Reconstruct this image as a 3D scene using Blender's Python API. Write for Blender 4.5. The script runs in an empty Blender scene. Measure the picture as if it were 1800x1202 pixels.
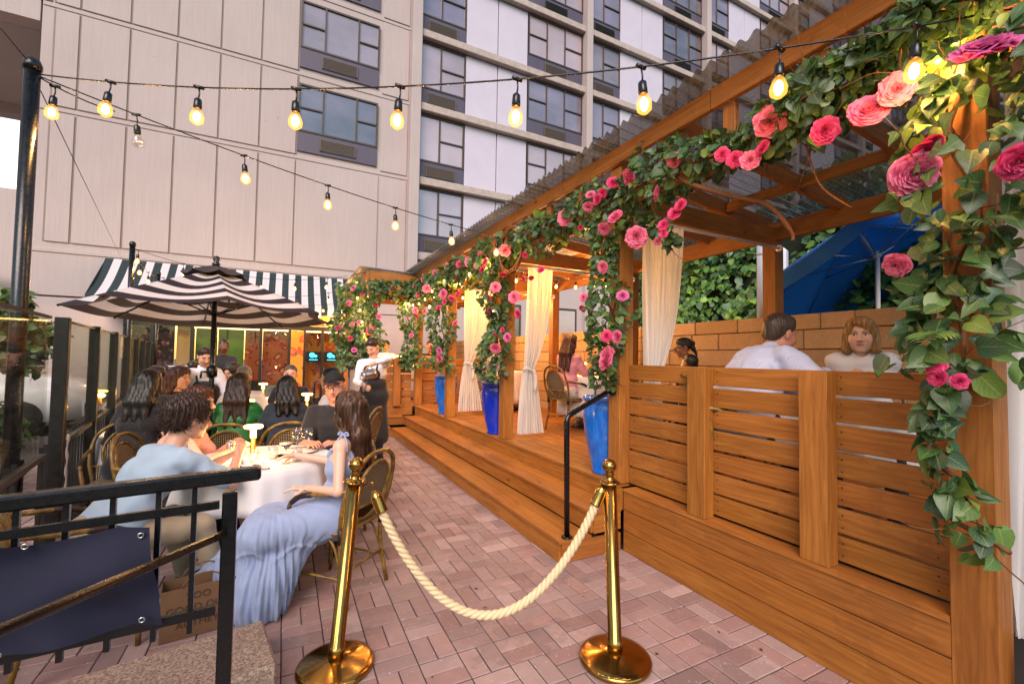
import bpy, math, random
import numpy as np
from mathutils import Vector, Matrix
random.seed(7); rng = np.random.default_rng(7)
SC = bpy.context.scene; COL = SC.collection
R_ = math.radians
# ---------------------------------------------------------------- camera
def cam_axes(yaw, p, r):
    f = np.array([math.sin(yaw)*math.cos(p), math.cos(yaw)*math.cos(p), math.sin(p)])
    ri = np.array([math.cos(yaw), -math.sin(yaw), 0.]); up = np.cross(ri, f)
    return math.cos(r)*ri+math.sin(r)*up, -math.sin(r)*ri+math.cos(r)*up, f
cr, cu, cf = cam_axes(R_(27.19), R_(2.097), R_(.878))
cd = bpy.data.cameras.new('camera'); cam = bpy.data.objects.new('camera', cd); COL.objects.link(cam)
cd.sensor_width = 36; cd.lens = 777.3/1800*36; cd.clip_start = .05; cd.clip_end = 500
M = Matrix([[cr[0], cu[0], -cf[0], 0], [cr[1], cu[1], -cf[1], 0], [cr[2], cu[2], -cf[2], 1.5], [0, 0, 0, 1]])
cam.matrix_world = M; SC.camera = cam
# ---------------------------------------------------------------- world, sun, exposure
W = bpy.data.worlds.new('World'); SC.world = W; W.use_nodes = True
nt = W.node_tree; nt.nodes.clear()
sk = nt.nodes.new('ShaderNodeTexSky'); sk.sky_type = 'NISHITA'; sk.sun_disc = False
sk.sun_elevation = R_(9); sk.sun_rotation = R_(20); sk.air_density = 1.2; sk.dust_density = 2.5; sk.ozone_density = 1.5
bg = nt.nodes.new('ShaderNodeBackground'); bg.inputs[1].default_value = .15
wo = nt.nodes.new('ShaderNodeOutputWorld')
nt.links.new(sk.outputs[0], bg.inputs[0]); nt.links.new(bg.outputs[0], wo.inputs[0])
sd = bpy.data.lights.new('sun', 'SUN'); sd.energy = 1.4; sd.angle = R_(40); sd.color = (1, .79, .70)
so = bpy.data.objects.new('sun', sd); COL.objects.link(so)
so.rotation_euler = (R_(52), 0, R_(-35))
VS = SC.view_settings; VS.view_transform = 'Standard'; VS.look = 'None'; VS.gamma = 1; VS.exposure = 1.8
SC.cycles.use_denoising = True
SC.cycles.max_bounces = 8; SC.cycles.diffuse_bounces = 3; SC.cycles.glossy_bounces = 3; SC.cycles.transparent_max_bounces = 14
SC.cycles.transmission_bounces = 5; SC.cycles.sample_clamp_indirect = 6; SC.cycles.caustics_reflective = False; SC.cycles.caustics_refractive = False
# ---------------------------------------------------------------- materials
def srgb(h):
    h = h.lstrip('#'); c = [int(h[i:i+2], 16)/255 for i in (0, 2, 4)]
    return tuple(x/12.92 if x <= .04045 else ((x+.055)/1.055)**2.4 for x in c)
def L(h): return srgb(h) if isinstance(h, str) else h
class Mat:
    def __init__(s, name):
        s.m = bpy.data.materials.new(name); s.m.use_nodes = True; s.t = s.m.node_tree; s.n = s.t.nodes
        s.b = s.n['Principled BSDF']; s.o = s.n['Material Output']
    def new(s, t, **k):
        n = s.n.new('ShaderNode'+t)
        for a, v in k.items(): setattr(n, a, v)
        return n
    def ln(s, a, b): s.t.links.new(a, b)
    def coord(s, kind='Object', scale=(1, 1, 1)):
        tc = s.new('TexCoord'); mp = s.new('Mapping'); mp.inputs['Scale'].default_value = scale
        s.ln(tc.outputs[kind], mp.inputs[0]); return mp.outputs[0]
    def noise(s, vec, sc=5, det=4, rough=.55, dist=0):
        n = s.new('TexNoise'); n.inputs['Scale'].default_value = sc; n.inputs['Detail'].default_value = det
        n.inputs['Roughness'].default_value = rough; n.inputs['Distortion'].default_value = dist
        if vec is not None: s.ln(vec, n.inputs['Vector'])
        return n.outputs[0]
    def ramp(s, fac, stops):
        r = s.new('ValToRGB'); e = r.color_ramp.elements
        e[0].position, e[0].color = stops[0][0], (*L(stops[0][1]), 1); e[1].position, e[1].color = stops[-1][0], (*L(stops[-1][1]), 1)
        for p, c in stops[1:-1]:
            x = e.new(p); x.color = (*L(c), 1)
        s.ln(fac, r.inputs[0]); return r.outputs[0]
    def mix(s, a, b, fac, mode='MIX'):
        m = s.new('Mix', data_type='RGBA', blend_type=mode)
        for i, v in ((6, a), (7, b), (0, fac)):
            if hasattr(v, 'links') or hasattr(v, 'is_linked'): s.ln(v, m.inputs[i])
            elif i == 0: m.inputs[0].default_value = v
            else: m.inputs[i].default_value = (*L(v), 1)
        return m.outputs[2]
    def math(s, op, a, b=0, c=None):
        m = s.new('Math', operation=op)
        for i, v in enumerate((a, b) if c is None else (a, b, c)):
            if hasattr(v, 'is_linked'): s.ln(v, m.inputs[i])
            else: m.inputs[i].default_value = v
        return m.outputs[0]
    def attr(s, name='Col'):
        a = s.new('Attribute'); a.attribute_name = name; return a.outputs[0]
    def bump(s, h, st=.3, d=.01):
        b = s.new('Bump'); b.inputs['Strength'].default_value = st; b.inputs['Distance'].default_value = d
        s.ln(h, b.inputs['Height']); s.ln(b.outputs[0], s.b.inputs['Normal']); return b
    def col(s, c):
        if hasattr(c, 'is_linked'): s.ln(c, s.b.inputs['Base Color'])
        else: s.b.inputs['Base Color'].default_value = (*L(c), 1)
    def set(s, **k):
        for a, v in k.items():
            i = s.b.inputs[a.replace('_', ' ')]
            if hasattr(v, 'is_linked'): s.ln(v, i)
            else: i.default_value = v
        return s
MT = {}
def simple(name, c, rough=.5, metal=0, nsc=0, namt=.25, bump=0, bsc=60, **k):
    m = Mat(name)
    if nsc:
        v = m.coord(); n = m.noise(v, nsc, 5)
        c0 = L(c); m.col(m.mix(tuple(x*(1-namt) for x in c0), tuple(min(1, x*(1+namt)) for x in c0), n))
        m.set(Roughness=m.math('MULTIPLY_ADD', n, .25, rough-.12))
    else: m.col(c); m.set(Roughness=rough)
    m.set(Metallic=metal, **k)
    if bump: m.bump(m.noise(m.coord(), bsc, 3), bump, .004)
    MT[name] = m.m; return m.m
def wood(name, c1, c2, rough=.5):
    m = Mat(name); uv = m.coord('UV'); mp = m.new('Mapping'); mp.inputs['Scale'].default_value = (.9, 9, 1); m.ln(uv, mp.inputs[0])
    n1 = m.noise(mp.outputs[0], 2.2, 6, .6, 1.4)
    mp2 = m.new('Mapping'); mp2.inputs['Scale'].default_value = (2.2, 70, 1); m.ln(uv, mp2.inputs[0]); n2 = m.noise(mp2.outputs[0], 3, 4, .7)
    w = m.new('TexWave', wave_type='BANDS', bands_direction='Y'); w.inputs['Scale'].default_value = 7; w.inputs['Distortion'].default_value = 7; w.inputs['Detail'].default_value = 2
    w.inputs['Detail Scale'].default_value = .9; mp3 = m.new('Mapping'); mp3.inputs['Scale'].default_value = (.35, 1.6, 1); m.ln(uv, mp3.inputs[0]); m.ln(mp3.outputs[0], w.inputs['Vector'])
    base = m.ramp(n1, [(.28, c1), (.72, c2)])
    dk = tuple(x*.62 for x in L(c1))
    g = m.mix(base, dk, m.math('MULTIPLY', m.math('POWER', w.outputs[1], 3), .24))
    g = m.mix(g, dk, m.math('MULTIPLY', m.math('GREATER_THAN', n2, .62), .22))
    # knots
    v = m.new('TexVoronoi'); v.inputs['Scale'].default_value = 1.4; mp4 = m.new('Mapping'); mp4.inputs['Scale'].default_value = (1, 2.4, 1); m.ln(uv, mp4.inputs[0]); m.ln(mp4.outputs[0], v.inputs['Vector'])
    k = m.math('LESS_THAN', v.outputs['Distance'], .055); g = m.mix(g, tuple(x*.35 for x in L(c1)), m.math('MULTIPLY', k, .7))
    at = m.attr(); g = m.mix(g, at, 1.0, 'MULTIPLY'); m.col(g)
    sn = m.noise(m.coord('Object'), 1.7, 4, .6); g2 = m.mix(g, tuple(x*.55 for x in L(c1)), m.math('MULTIPLY', m.math('GREATER_THAN', sn, .58), .18)); m.col(g2); m.set(Roughness=m.math('MULTIPLY_ADD', sn, .5, rough-.2)); m.bump(m.math('ADD', n2, m.math('MULTIPLY', w.outputs[1], .6)), .25, .002)
    m.b.inputs['Specular IOR Level'].default_value = .35
    MT[name] = m.m; return m.m
WOOD = wood('stained_cedar', '#834e1d', '#aa6f30')
def cloth(name, c, sc=350, rough=.85, c2=None, trans=0, sheen=.2):
    m = Mat(name); v = m.coord(); n = m.noise(v, 9, 4); f = m.noise(v, sc, 2)
    c0 = L(c); base = m.mix(tuple(x*.86 for x in c0), tuple(min(1, x*1.08) for x in c0), n)
    if c2: base = c2(m, base)
    m.col(base); m.set(Roughness=rough); m.b.inputs['Sheen Weight'].default_value = sheen
    m.bump(m.math('ADD', f, m.math('MULTIPLY', n, 1.5)), .35, .002)
    if trans:
        t = m.new('BsdfTranslucent'); t.inputs[0].default_value = (*c0, 1); mx = m.new('MixShader'); mx.inputs[0].default_value = trans
        m.ln(m.b.outputs[0], mx.inputs[1]); m.ln(t.outputs[0], mx.inputs[2]); m.ln(mx.outputs[0], m.o.inputs[0])
    MT[name] = m.m; return m.m
def glass(name, c=(1, 1, 1), rough=.02, trans=.8, ior=1.45):
    m = Mat(name); gl = m.new('BsdfGlossy'); gl.inputs['Roughness'].default_value = rough; tr = m.new('BsdfTransparent'); tr.inputs[0].default_value = (*L(c), 1)
    fr = m.new('LayerWeight'); fr.inputs[0].default_value = .35; mx = m.new('MixShader')
    m.ln(m.math('MULTIPLY_ADD', m.math('POWER', fr.outputs[1], 3.0), .45, 1-trans), mx.inputs[0]); m.ln(tr.outputs[0], mx.inputs[1]); m.ln(gl.outputs[0], mx.inputs[2]); m.ln(mx.outputs[0], m.o.inputs[0])
    MT[name] = m.m; return m.m
def emit(name, c, s):
    m = Mat(name); e = m.new('Emission'); e.inputs[0].default_value = (*L(c), 1); e.inputs[1].default_value = s; m.ln(e.outputs[0], m.o.inputs[0]); MT[name] = m.m; return m.m
# ---------------------------------------------------------------- mesh builder
ROOT = {}
def org_of(o):
    return Vector((0, 0, 0)) if o is None else ROOT.get(o.name, Vector((0, 0, 0)))
def props(o, label=None, cat=None, group=None, kind=None):
    for k, v in (('label', label), ('category', cat), ('group', group), ('kind', kind)):
        if v: o[k] = v
def thing(name, label, cat, loc=(0, 0, 0), group=None, kind=None):
    o = bpy.data.objects.new(name, None); COL.objects.link(o); o.location = loc; o.empty_display_size = .1
    props(o, label, cat, group, kind); ROOT[o.name] = Vector(loc); return o
def mesh_obj(name, V, F, mats, parent=None, smooth=False, uv=None, col=None, mi=None, vcol=None, origin=None):
    org = org_of(parent) if origin is None else Vector(origin)
    me = bpy.data.meshes.new(name); V = np.asarray(V, float)-np.array(org)
    if isinstance(F, np.ndarray):
        n = len(F); k = F.shape[1]
        me.vertices.add(len(V)); me.vertices.foreach_set('co', V.astype(np.float32).ravel())
        me.loops.add(n*k); me.loops.foreach_set('vertex_index', F.astype(np.int32).ravel())
        me.polygons.add(n); me.polygons.foreach_set('loop_start', np.arange(0, n*k, k, dtype=np.int32)); me.polygons.foreach_set('loop_total', np.full(n, k, dtype=np.int32))
        me.update(calc_edges=True)
    else:
        me.from_pydata(V.tolist(), [], F)
    if not isinstance(mats, (list, tuple)): mats = [mats]
    for m in mats: me.materials.append(m)
    if mi is not None: me.polygons.foreach_set('material_index', np.asarray(mi, dtype=np.int32))
    me.polygons.foreach_set('use_smooth', np.full(len(me.polygons), smooth) if isinstance(smooth, bool) else np.asarray(smooth))
    if uv is not None:
        l = me.uv_layers.new(name='UVMap'); l.data.foreach_set('uv', np.asarray(uv, dtype=np.float32).ravel())
    if vcol is not None:
        a = me.color_attributes.new('Col', 'FLOAT_COLOR', 'POINT'); c = np.ones((len(V), 4), np.float32); c[:, :3] = vcol; a.data.foreach_set('color', c.ravel())
    elif col is not None:
        a = me.color_attributes.new('Col', 'FLOAT_COLOR', 'CORNER'); a.data.foreach_set('color', np.asarray(col, np.float32).ravel())
    me.validate(); me.update()
    o = bpy.data.objects.new(name, me); COL.objects.link(o)
    if parent is not None:
        o.parent = parent; ROOT[o.name] = org
    elif origin is not None: o.location = origin; ROOT[o.name] = org
    else: ROOT[o.name] = Vector((0, 0, 0))
    return o
class MB:
    def __init__(s): s.V = []; s.F = []; s.uv = []; s.c = []; s.mi = []; s.sm = []
    def add(s, V, F, uv=None, col=(1, 1, 1), mi=0, sm=False):
        b = len(s.V); s.V += [tuple(v) for v in V]
        for i, f in enumerate(F):
            s.F.append([b+j for j in f])
            s.uv += (uv[i] if uv else [(0, 0)]*len(f)); s.c += [(*col, 1)]*len(f); s.mi.append(mi); s.sm.append(sm)
        return s
    def box(s, c, d, rz=0, M=None, mi=0, col=None, bev=0, grain=None):
        """box centre c, dims d; uv in metres with u along the longest side"""
        hx, hy, hz = d[0]/2, d[1]/2, d[2]/2; c = Vector(c)
        Rm = M if M is not None else Matrix.Rotation(rz, 3, 'Z')
        P = [Vector((x, y, z)) for x in (-1, 1) for y in (-1, 1) for z in (-1, 1)]
        ax = grain if grain is not None else max(range(3), key=lambda i: d[i])
        ou, ov = random.random()*20, random.random()*20
        if col is None: t = random.uniform(.82, 1.12); col = (t, t*random.uniform(.95, 1.04), t*random.uniform(.9, 1.08))
        if bev:
            b = min(bev, hx*.4, hy*.4, hz*.4)
            V = []; idx = {}
            for i, p in enumerate(P):
                for a in range(3):
                    q = Vector((p.x*(hx-(b if a != 0 else 0)), p.y*(hy-(b if a != 1 else 0)), p.z*(hz-(b if a != 2 else 0))))
                    idx[(i, a)] = len(V); V.append(q)
            F = []
            def nb(i, a): return i ^ (4 >> a)
            for a in range(3):
                o1, o2 = [k for k in range(3) if k != a]
                for sgn in (0, 1):
                    ids = [i for i in range(8) if ((i >> (2-a)) & 1) == sgn]
                    i0 = ids[0]; ring = [i0, nb(i0, o1), nb(nb(i0, o1), o2), nb(i0, o2)]
                    F.append([idx[(i, a)] for i in ring])
                for i in range(8):
                    if i < nb(i, a):
                        j = nb(i, a); F.append([idx[(i, o1)], idx[(j, o1)], idx[(j, o2)], idx[(i, o2)]])
            for i in range(8): F.append([idx[(i, 0)], idx[(i, 1)], idx[(i, 2)]])
            F2 = []
            for f in F:
                ce = sum((V[i] for i in f), Vector())/len(f); n = (V[f[1]]-V[f[0]]).cross(V[f[2]]-V[f[1]])
                F2.append(f if n.dot(ce) > 0 else f[::-1])
            F = F2
        else:
            V = [Vector((p.x*hx, p.y*hy, p.z*hz)) for p in P]
            F = [[0, 1, 3, 2], [4, 6, 7, 5], [0, 4, 5, 1], [2, 3, 7, 6], [0, 2, 6, 4], [1, 5, 7, 3]]
        uv = []
        for f in F:
            n = (V[f[1]]-V[f[0]]).cross(V[f[2]]-V[f[1]]); k = max(range(3), key=lambda i: abs(n[i]))
            o = [i for i in range(3) if i != ax]
            if k == ax: uv.append([(ou+V[i][o[0]], ov+V[i][o[1]]) for i in f])
            else:
                oth = [i for i in o if i != k][0]
                uv.append([(ou+V[i][ax], ov+V[i][oth]+k*.37) for i in f])
        s.add([c+Rm @ v for v in V], F, uv, col, mi); return s
    def tube(s, pts, r, seg=8, cap=True, mi=0, sm=True, col=(1, 1, 1), closed=False):
        pts = [Vector(p) for p in pts]; n = len(pts); rr = r if hasattr(r, '__len__') else [r]*n
        V = []; F = []; uv = []; up = None; ln = 0
        for i, p in enumerate(pts):
            a = pts[i-1] if (i > 0 or closed) else p; b = pts[(i+1) % n] if (i < n-1 or closed) else p
            t = (b-a); t = t.normalized() if t.length > 1e-9 else Vector((0, 0, 1))
            if up is None:
                up = Vector((0, 0, 1)) if abs(t.z) < .9 else Vector((1, 0, 0))
            x = t.cross(up); x = x.normalized() if x.length > 1e-6 else t.orthogonal().normalized(); y = x.cross(t).normalized(); up = y
            for k in range(seg):
                an = 2*math.pi*k/seg; V.append(p+(x*math.cos(an)+y*math.sin(an))*rr[i])
        m = n if closed else n-1
        for i in range(m):
            j = (i+1) % n; dl = (pts[j]-pts[i]).length
            for k in range(seg):
                k2 = (k+1) % seg; F.append([i*seg+k, i*seg+k2, j*seg+k2, j*seg+k])
                uv.append([(ln, k/seg), (ln, (k+1)/seg), (ln+dl, (k+1)/seg), (ln+dl, k/seg)])
            ln += dl
        if cap and not closed:
            F.append(list(range(seg))[::-1]); uv.append([(0, 0)]*seg); F.append([(n-1)*seg+k for k in range(seg)]); uv.append([(0, 0)]*seg)
        s.add(V, F, uv, col, mi, sm); return s
    def lathe(s, prof, c=(0, 0, 0), seg=24, mi=0, sm=True, col=(1, 1, 1), M=None, fn=None):
        c = Vector(c); V = []; F = []; uv = []
        for i, (r, z) in enumerate(prof):
            for k in range(seg):
                a = 2*math.pi*k/seg; rr = r if fn is None else fn(r, z, a, i)
                v = Vector((rr*math.cos(a), rr*math.sin(a), z)); V.append(c+(M @ v if M else v))
        for i in range(len(prof)-1):
            for k in range(seg):
                k2 = (k+1) % seg; F.append([i*seg+k, i*seg+k2, (i+1)*seg+k2, (i+1)*seg+k])
                uv.append([(k/seg, prof[i][1]), ((k+1)/seg, prof[i][1]), ((k+1)/seg, prof[i+1][1]), (k/seg, prof[i+1][1])])
        if prof[0][0] > 1e-5: F.append(list(range(seg))[::-1]); uv.append([(0, 0)]*seg)
        if prof[-1][0] > 1e-5: F.append([(len(prof)-1)*seg+k for k in range(seg)]); uv.append([(0, 0)]*seg)
        s.add(V, F, uv, col, mi, sm); return s
    def sheet(s, fn, nu, nv, mi=0, sm=True, col=(1, 1, 1), us=1, vs=1):
        """grid surface fn(u,v) with u,v in 0..1"""
        V = [Vector(fn(i/nu, j/nv)) for j in range(nv+1) for i in range(nu+1)]; F = []; uv = []
        for j in range(nv):
            for i in range(nu):
                a = j*(nu+1)+i; F.append([a, a+1, a+nu+2, a+nu+1])
                uv.append([(i/nu*us, j/nv*vs), ((i+1)/nu*us, j/nv*vs), ((i+1)/nu*us, (j+1)/nv*vs), (i/nu*us, (j+1)/nv*vs)])
        s.add(V, F, uv, col, mi, sm); return s
    def build(s, name, mats, parent=None, label=None, cat=None, group=None, kind=None, origin=None):
        o = mesh_obj(name, s.V, s.F, mats, parent, np.array(s.sm), s.uv, s.c, s.mi, origin=origin)
        props(o, label, cat, group, kind); return o
def copy_tree(o, parent=None):
    c = o.copy(); COL.objects.link(c)
    if parent is not None: c.parent = parent
    for ch in list(o.children): copy_tree(ch, c)
    return c
def bez(ps, n):
    """Catmull-Rom through ps"""
    ps = [Vector(p) for p in ps]; P = [ps[0]*2-ps[1]]+ps+[ps[-1]*2-ps[-2]]; out = []
    for i in range(1, len(P)-2):
        for k in range(n):
            t = k/n; a, b, c, d = P[i-1], P[i], P[i+1], P[i+2]
            out.append(.5*((2*b)+(c-a)*t+(2*a-5*b+4*c-d)*t*t+(3*b-a-3*c+d)*t**3))
    out.append(ps[-1]); return out
# ---------------------------------------------------------------- ground
BRK = Mat('brick_paver'); _v = BRK.coord(); _n = BRK.noise(_v, 14, 5); _f = BRK.noise(_v, 120, 3, .7)
_c = BRK.mix(BRK.attr(), '#6e5450', BRK.math('MULTIPLY', _n, .45)); _c = BRK.mix(_c, '#c9b9b4', BRK.math('GREATER_THAN', BRK.noise(_v, 62, 3, .6), .68)); _c = BRK.mix(_c, '#3c322e', BRK.math('MULTIPLY', BRK.math('GREATER_THAN', BRK.noise(_v, 1.1, 6, .65), .56), .17)); _vo = BRK.new('TexVoronoi'); _vo.inputs['Scale'].default_value = 2.3; BRK.ln(_v, _vo.inputs['Vector']); _c = BRK.mix(_c, '#2c2422', BRK.math('MULTIPLY', BRK.math('LESS_THAN', _vo.outputs['Distance'], .035), .8)); BRK.col(_c)
BRK.set(Roughness=BRK.math('MULTIPLY_ADD', _n, .3, .5)); BRK.bump(_f, .5, .003)
simple('joint_sand', (.035, .028, .025), .95, nsc=8)
simple('asphalt', (.06, .058, .06), .9, nsc=3, bump=.4)
def paving():
    P = []
    X0, X1, Y0, Y1 = -2.97, 2.63, -.63, 15
    bm = MB(); i = 0
    nx = int((X1-X0)/.2); ny = int((Y1-Y0)/.2)
    pal = [(.33, .22, .208), (.37, .258, .245), (.31, .22, .212), (.39, .285, .27), (.34, .215, .20)]
    for a in range(nx):
        for b in range(ny):
            x = X0+a*.2+.1; y = Y0+b*.2+.1
            if x > 1.95 and y > 3.2: continue
            if x > 2.5: continue
            for k in (-.05, .05):
                if (a+b) % 2: cx, cy, dx, dy = x, y+k, .2, .1
                else: cx, cy, dx, dy = x+k, y, .1, .2
                c = random.choice(pal); t = random.uniform(.82, 1.2); g = .0055; top = random.uniform(-.0015, .0015)
                w, h = dx/2-g/2, dy/2-g/2; be = .004; tx, ty = random.gauss(0, .004), random.gauss(0, .004)
                V = []
                for (ww, hh, z) in ((w, h, -.01), (w, h, -.003), (w-be, h-be, 0)):
                    for sx, sy in ((-1, -1), (1, -1), (1, 1), (-1, 1)):
                        V.append((cx+sx*ww, cy+sy*hh, z+top+sx*ww*tx+sy*hh*ty))
                F = [[8, 9, 10, 11]]+[[r*4+q, r*4+(q+1) % 4, (r+1)*4+(q+1) % 4, (r+1)*4+q] for r in (0, 1) for q in range(4)]
                bm.add(V, F, None, (c[0]*t, c[1]*t, c[2]*t))
    bm.build('paving', BRK.m, kind='structure')
paving()
g = MB(); g.add([(-120, -60, -.012), (120, -60, -.012), (120, 140, -.012), (-120, 140, -.012)], [[0, 1, 2, 3]]); g.build('ground', MT['asphalt'], kind='structure')
g = MB(); g.add([(-2.98, -.65, -.006), (4.9, -.65, -.006), (4.9, 15, -.006), (-2.98, 15, -.006)], [[0, 1, 2, 3]]); g.build('path', MT['joint_sand'], kind='structure')
# granite kerb stones by the railing (the end of a flight of entrance steps)
GR = Mat('granite'); _v = GR.coord(); _a = GR.noise(_v, 90, 4, .7); _b = GR.noise(_v, 4, 4)
GR.col(GR.mix(GR.ramp(_a, [(.35, '#5e5048'), (.5, '#9c8677'), (.66, '#c6b5a6')]), '#6a5347', GR.math('MULTIPLY', _b, .55))); GR.set(Roughness=.8); GR.bump(_a, .5, .004)
SL = simple('slate_slab', '#68706c', .7, nsc=20, bump=.3)
g = MB()
g.box((-.72, 2.27, .06), (1.42, .40, .22), rz=R_(10), bev=.012, col=(1, 1, 1))
g.build('granite_step', GR.m, label='rough pinkish granite step at the foot of the black railing', cat='stone step')
g = MB(); g.box((-.4, 1.93, .0), (.78, .32, .1), rz=R_(8), bev=.01, col=(1, 1, 1)); g.build('stone_slab', SL, label='greenish grey stone slab in front of the granite step', cat='stone slab')
# ---------------------------------------------------------------- deck
XF = 2.42
def deck():
    t = thing('wooden_deck', 'raised stained cedar deck with two long steps along the brick walk', 'deck', (XF, 5, 0))
    f = MB()
    y = .55
    # floor boards run along y, sheet of planks
    x = XF-.015
    while x < 4.66:
        w = .138; z0 = .5-.0125
        yy = .5 if x > XF+.13 else 2.80
        while yy < 9.05:
            l = min(3.2, 9.05-yy); f.box((x+w/2, yy+l/2, z0), (w-.005, l-.004, .025)); yy += l
        x += w
    # far platform
    x = 1.36
    while x < 4.66:
        f.box((x+.069, 11.1, .4875), (.133, 4.0, .025)); x += .138
    f.build('deck_floor', WOOD, t)
    s = MB()
    s.box((XF+.012, 5.9, .39), (.024, 6.27, .165))
    s.box((2.4-.535, 9.105, .39), (1.03, .024, .165), grain=0)
    s.build('fascia', WOOD, t)
    for k, (xa, z, yb) in enumerate(((2.13, .333, 8.75), (1.84, .166, 8.45))):
        st = MB(); w = XF-.002-xa if k == 0 else 2.125-xa; ln = yb-2.76
        for q in range(2):
            st.box((xa-.015+(w/2+.005)*(q+.5), 2.75+ln/2+.0, z-.0125), ((w/2+.002), ln, .025))
        st.box((xa+.011, 2.77+ln/2, z-.095), (.022, ln-.01, .135)); 
        st.box((xa+(XF-xa)/2, 2.765, z-.095), (XF-xa-.03, .022, .135))
        # return leg in front of the far platform
        x0 = 1.1-.0*k; yb2 = yb
        for q in range(2):
            wq = (9.09-yb2 if k == 0 else .295)/2
            st.box(((x0+xa-.02)/2, yb2-.015+wq*(q+.5), z-.0125), (xa-.02-x0, wq-.004, .025), grain=0)
        st.box(((x0+xa)/2, yb2+.011, z-.095), (xa-x0, .022, .135), grain=0)
        st.build('step', WOOD, t)
    # skirt under the fence: three wide boards, step back ledge
    sk = MB(); zs = [(.003, .156), (.163, .316), (.323, .463)]
    for a, b in zs: q = MB(); q.box((XF+.012, 1.77, (a+b)/2), (.024, 1.93, b-a)); q.build('skirting_board', WOOD, t)
    sk.box((XF+.06, 1.77, .475), (.135, 1.925, .022)); sk.box((XF+.02, 1.77, .23), (.01, 1.92, .44), col=(.25, .25, .25))  # second box: darkened sheet behind the boards, painting shade into their gaps
    sk.build('ledge', WOOD, t); sk = MB(); sk.box((1.36, 11.1, .25), (.024, 3.95, .48)); sk.build('skirting_board', WOOD, t); sk = MB(); sk.box((2.6, .52, .24), (.3, .024, .46)); sk.build('skirting_board', WOOD, t)
    return t
deck()
simple('black_metal', '#15110f', .35, nsc=30, namt=.3)
def fence_panel(name, label, a, b, z0, z1, posts, nb, inner=True, n=None):
    """slatted fence along y (x=XF side) or x. a,b end points (x,y); posts list of parameters"""
    a = Vector((*a, 0)); b = Vector((*b, 0)); d = (b-a); ln = d.length; d.normalize(); nrm = Vector(n)
    rz = math.atan2(d.y, d.x); t = thing(name, label, 'fence', tuple((a+b)/2+Vector((0, 0, z0))))
    ph = z1-z0
    pw = .138
    for u in posts:
        m = MB(); c = a+d*(u*ln) ; m.box((c.x, c.y, z0+ph/2), (pw, .09, ph), rz=rz, bev=.003); m.build('post', WOOD, t)
    hh = (ph-.012*(nb-1))/nb; gap = .017; hh = (ph-gap*(nb-1)-.02)/nb
    for i in range(nb):
        m = MB(); c = (a+b)/2-nrm*.065; z = z1-hh/2-i*(hh+gap)
        m.box((c.x, c.y, z), (ln, .03, hh), rz=rz, bev=.003); m.build('rail_board', WOOD, t)
        if ln > 1.5:
            for u in (.03, .215, .305, .58, .68, .97):
                for dz in (-.03, .03):
                    w = a+d*(u*ln)-nrm*.0502+Vector((0, 0, z+dz)); m = MB(); m.lathe([(.0042, 0), (.0042, .0012), (0, .0006)], w, 8, M=Vector((0, 0, 1)).rotation_difference(nrm).to_matrix()); m.build('screw', MT['black_metal'], t)
    return t
fence_panel('deck_fence', 'tall cedar slat fence on the deck edge, right behind the brass stanchion', (XF+.045, .812), (XF+.045, 2.785), .487, 1.46, [(1.324-.812)/1.973, (2.05-.812)/1.973], 7, n=(-1, 0, 0))
fence_panel('deck_fence', 'far cedar slat fence behind the waiter', (1.53, 9.05), (2.345, 9.05), .502, 1.46, [.62], 6, n=(0, -1, 0))
fence_panel('deck_fence', 'cedar slat fence at the back between the last two flowered posts', (2.56, 9.16), (4.4, 9.16), .502, 1.46, [.3, .7], 6, n=(0, -1, 0))
# ---------------------------------------------------------------- pergola
PY = [.736, 2.86, 4.98, 7.10, 9.12]
CG = Mat('corrugated_sheet'); _v = CG.coord('Object', (14, .6, 6)); _n = CG.noise(_v, 3, 4)
_t = CG.new('BsdfTransparent'); _t.inputs[0].default_value = (.5, .55, .58, 1)
CG.col(CG.ramp(_n, [(.3, (.11, .105, .105)), (.7, (.34, .36, .37))])); CG.set(Roughness=.28)
_mx = CG.new('MixShader'); CG.ln(CG.math('MULTIPLY_ADD', _n, .35, .58), _mx.inputs[0]); CG.ln(_t.outputs[0], _mx.inputs[1]); CG.ln(CG.b.outputs[0], _mx.inputs[2]); CG.ln(_mx.outputs[0], CG.o.inputs[0])
def corr(m, x0, z0, x1, z1, ya, yb, pitch=.095, amp=.019):
    n = int((yb-ya)/pitch*6); nx = 6
    m.sheet(lambda u, v: (x0+(x1-x0)*u, ya+(yb-ya)*v, z0+(z1-z0)*u+amp*math.sin(2*math.pi*(yb-ya)*v/pitch)), nx, n)
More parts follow.
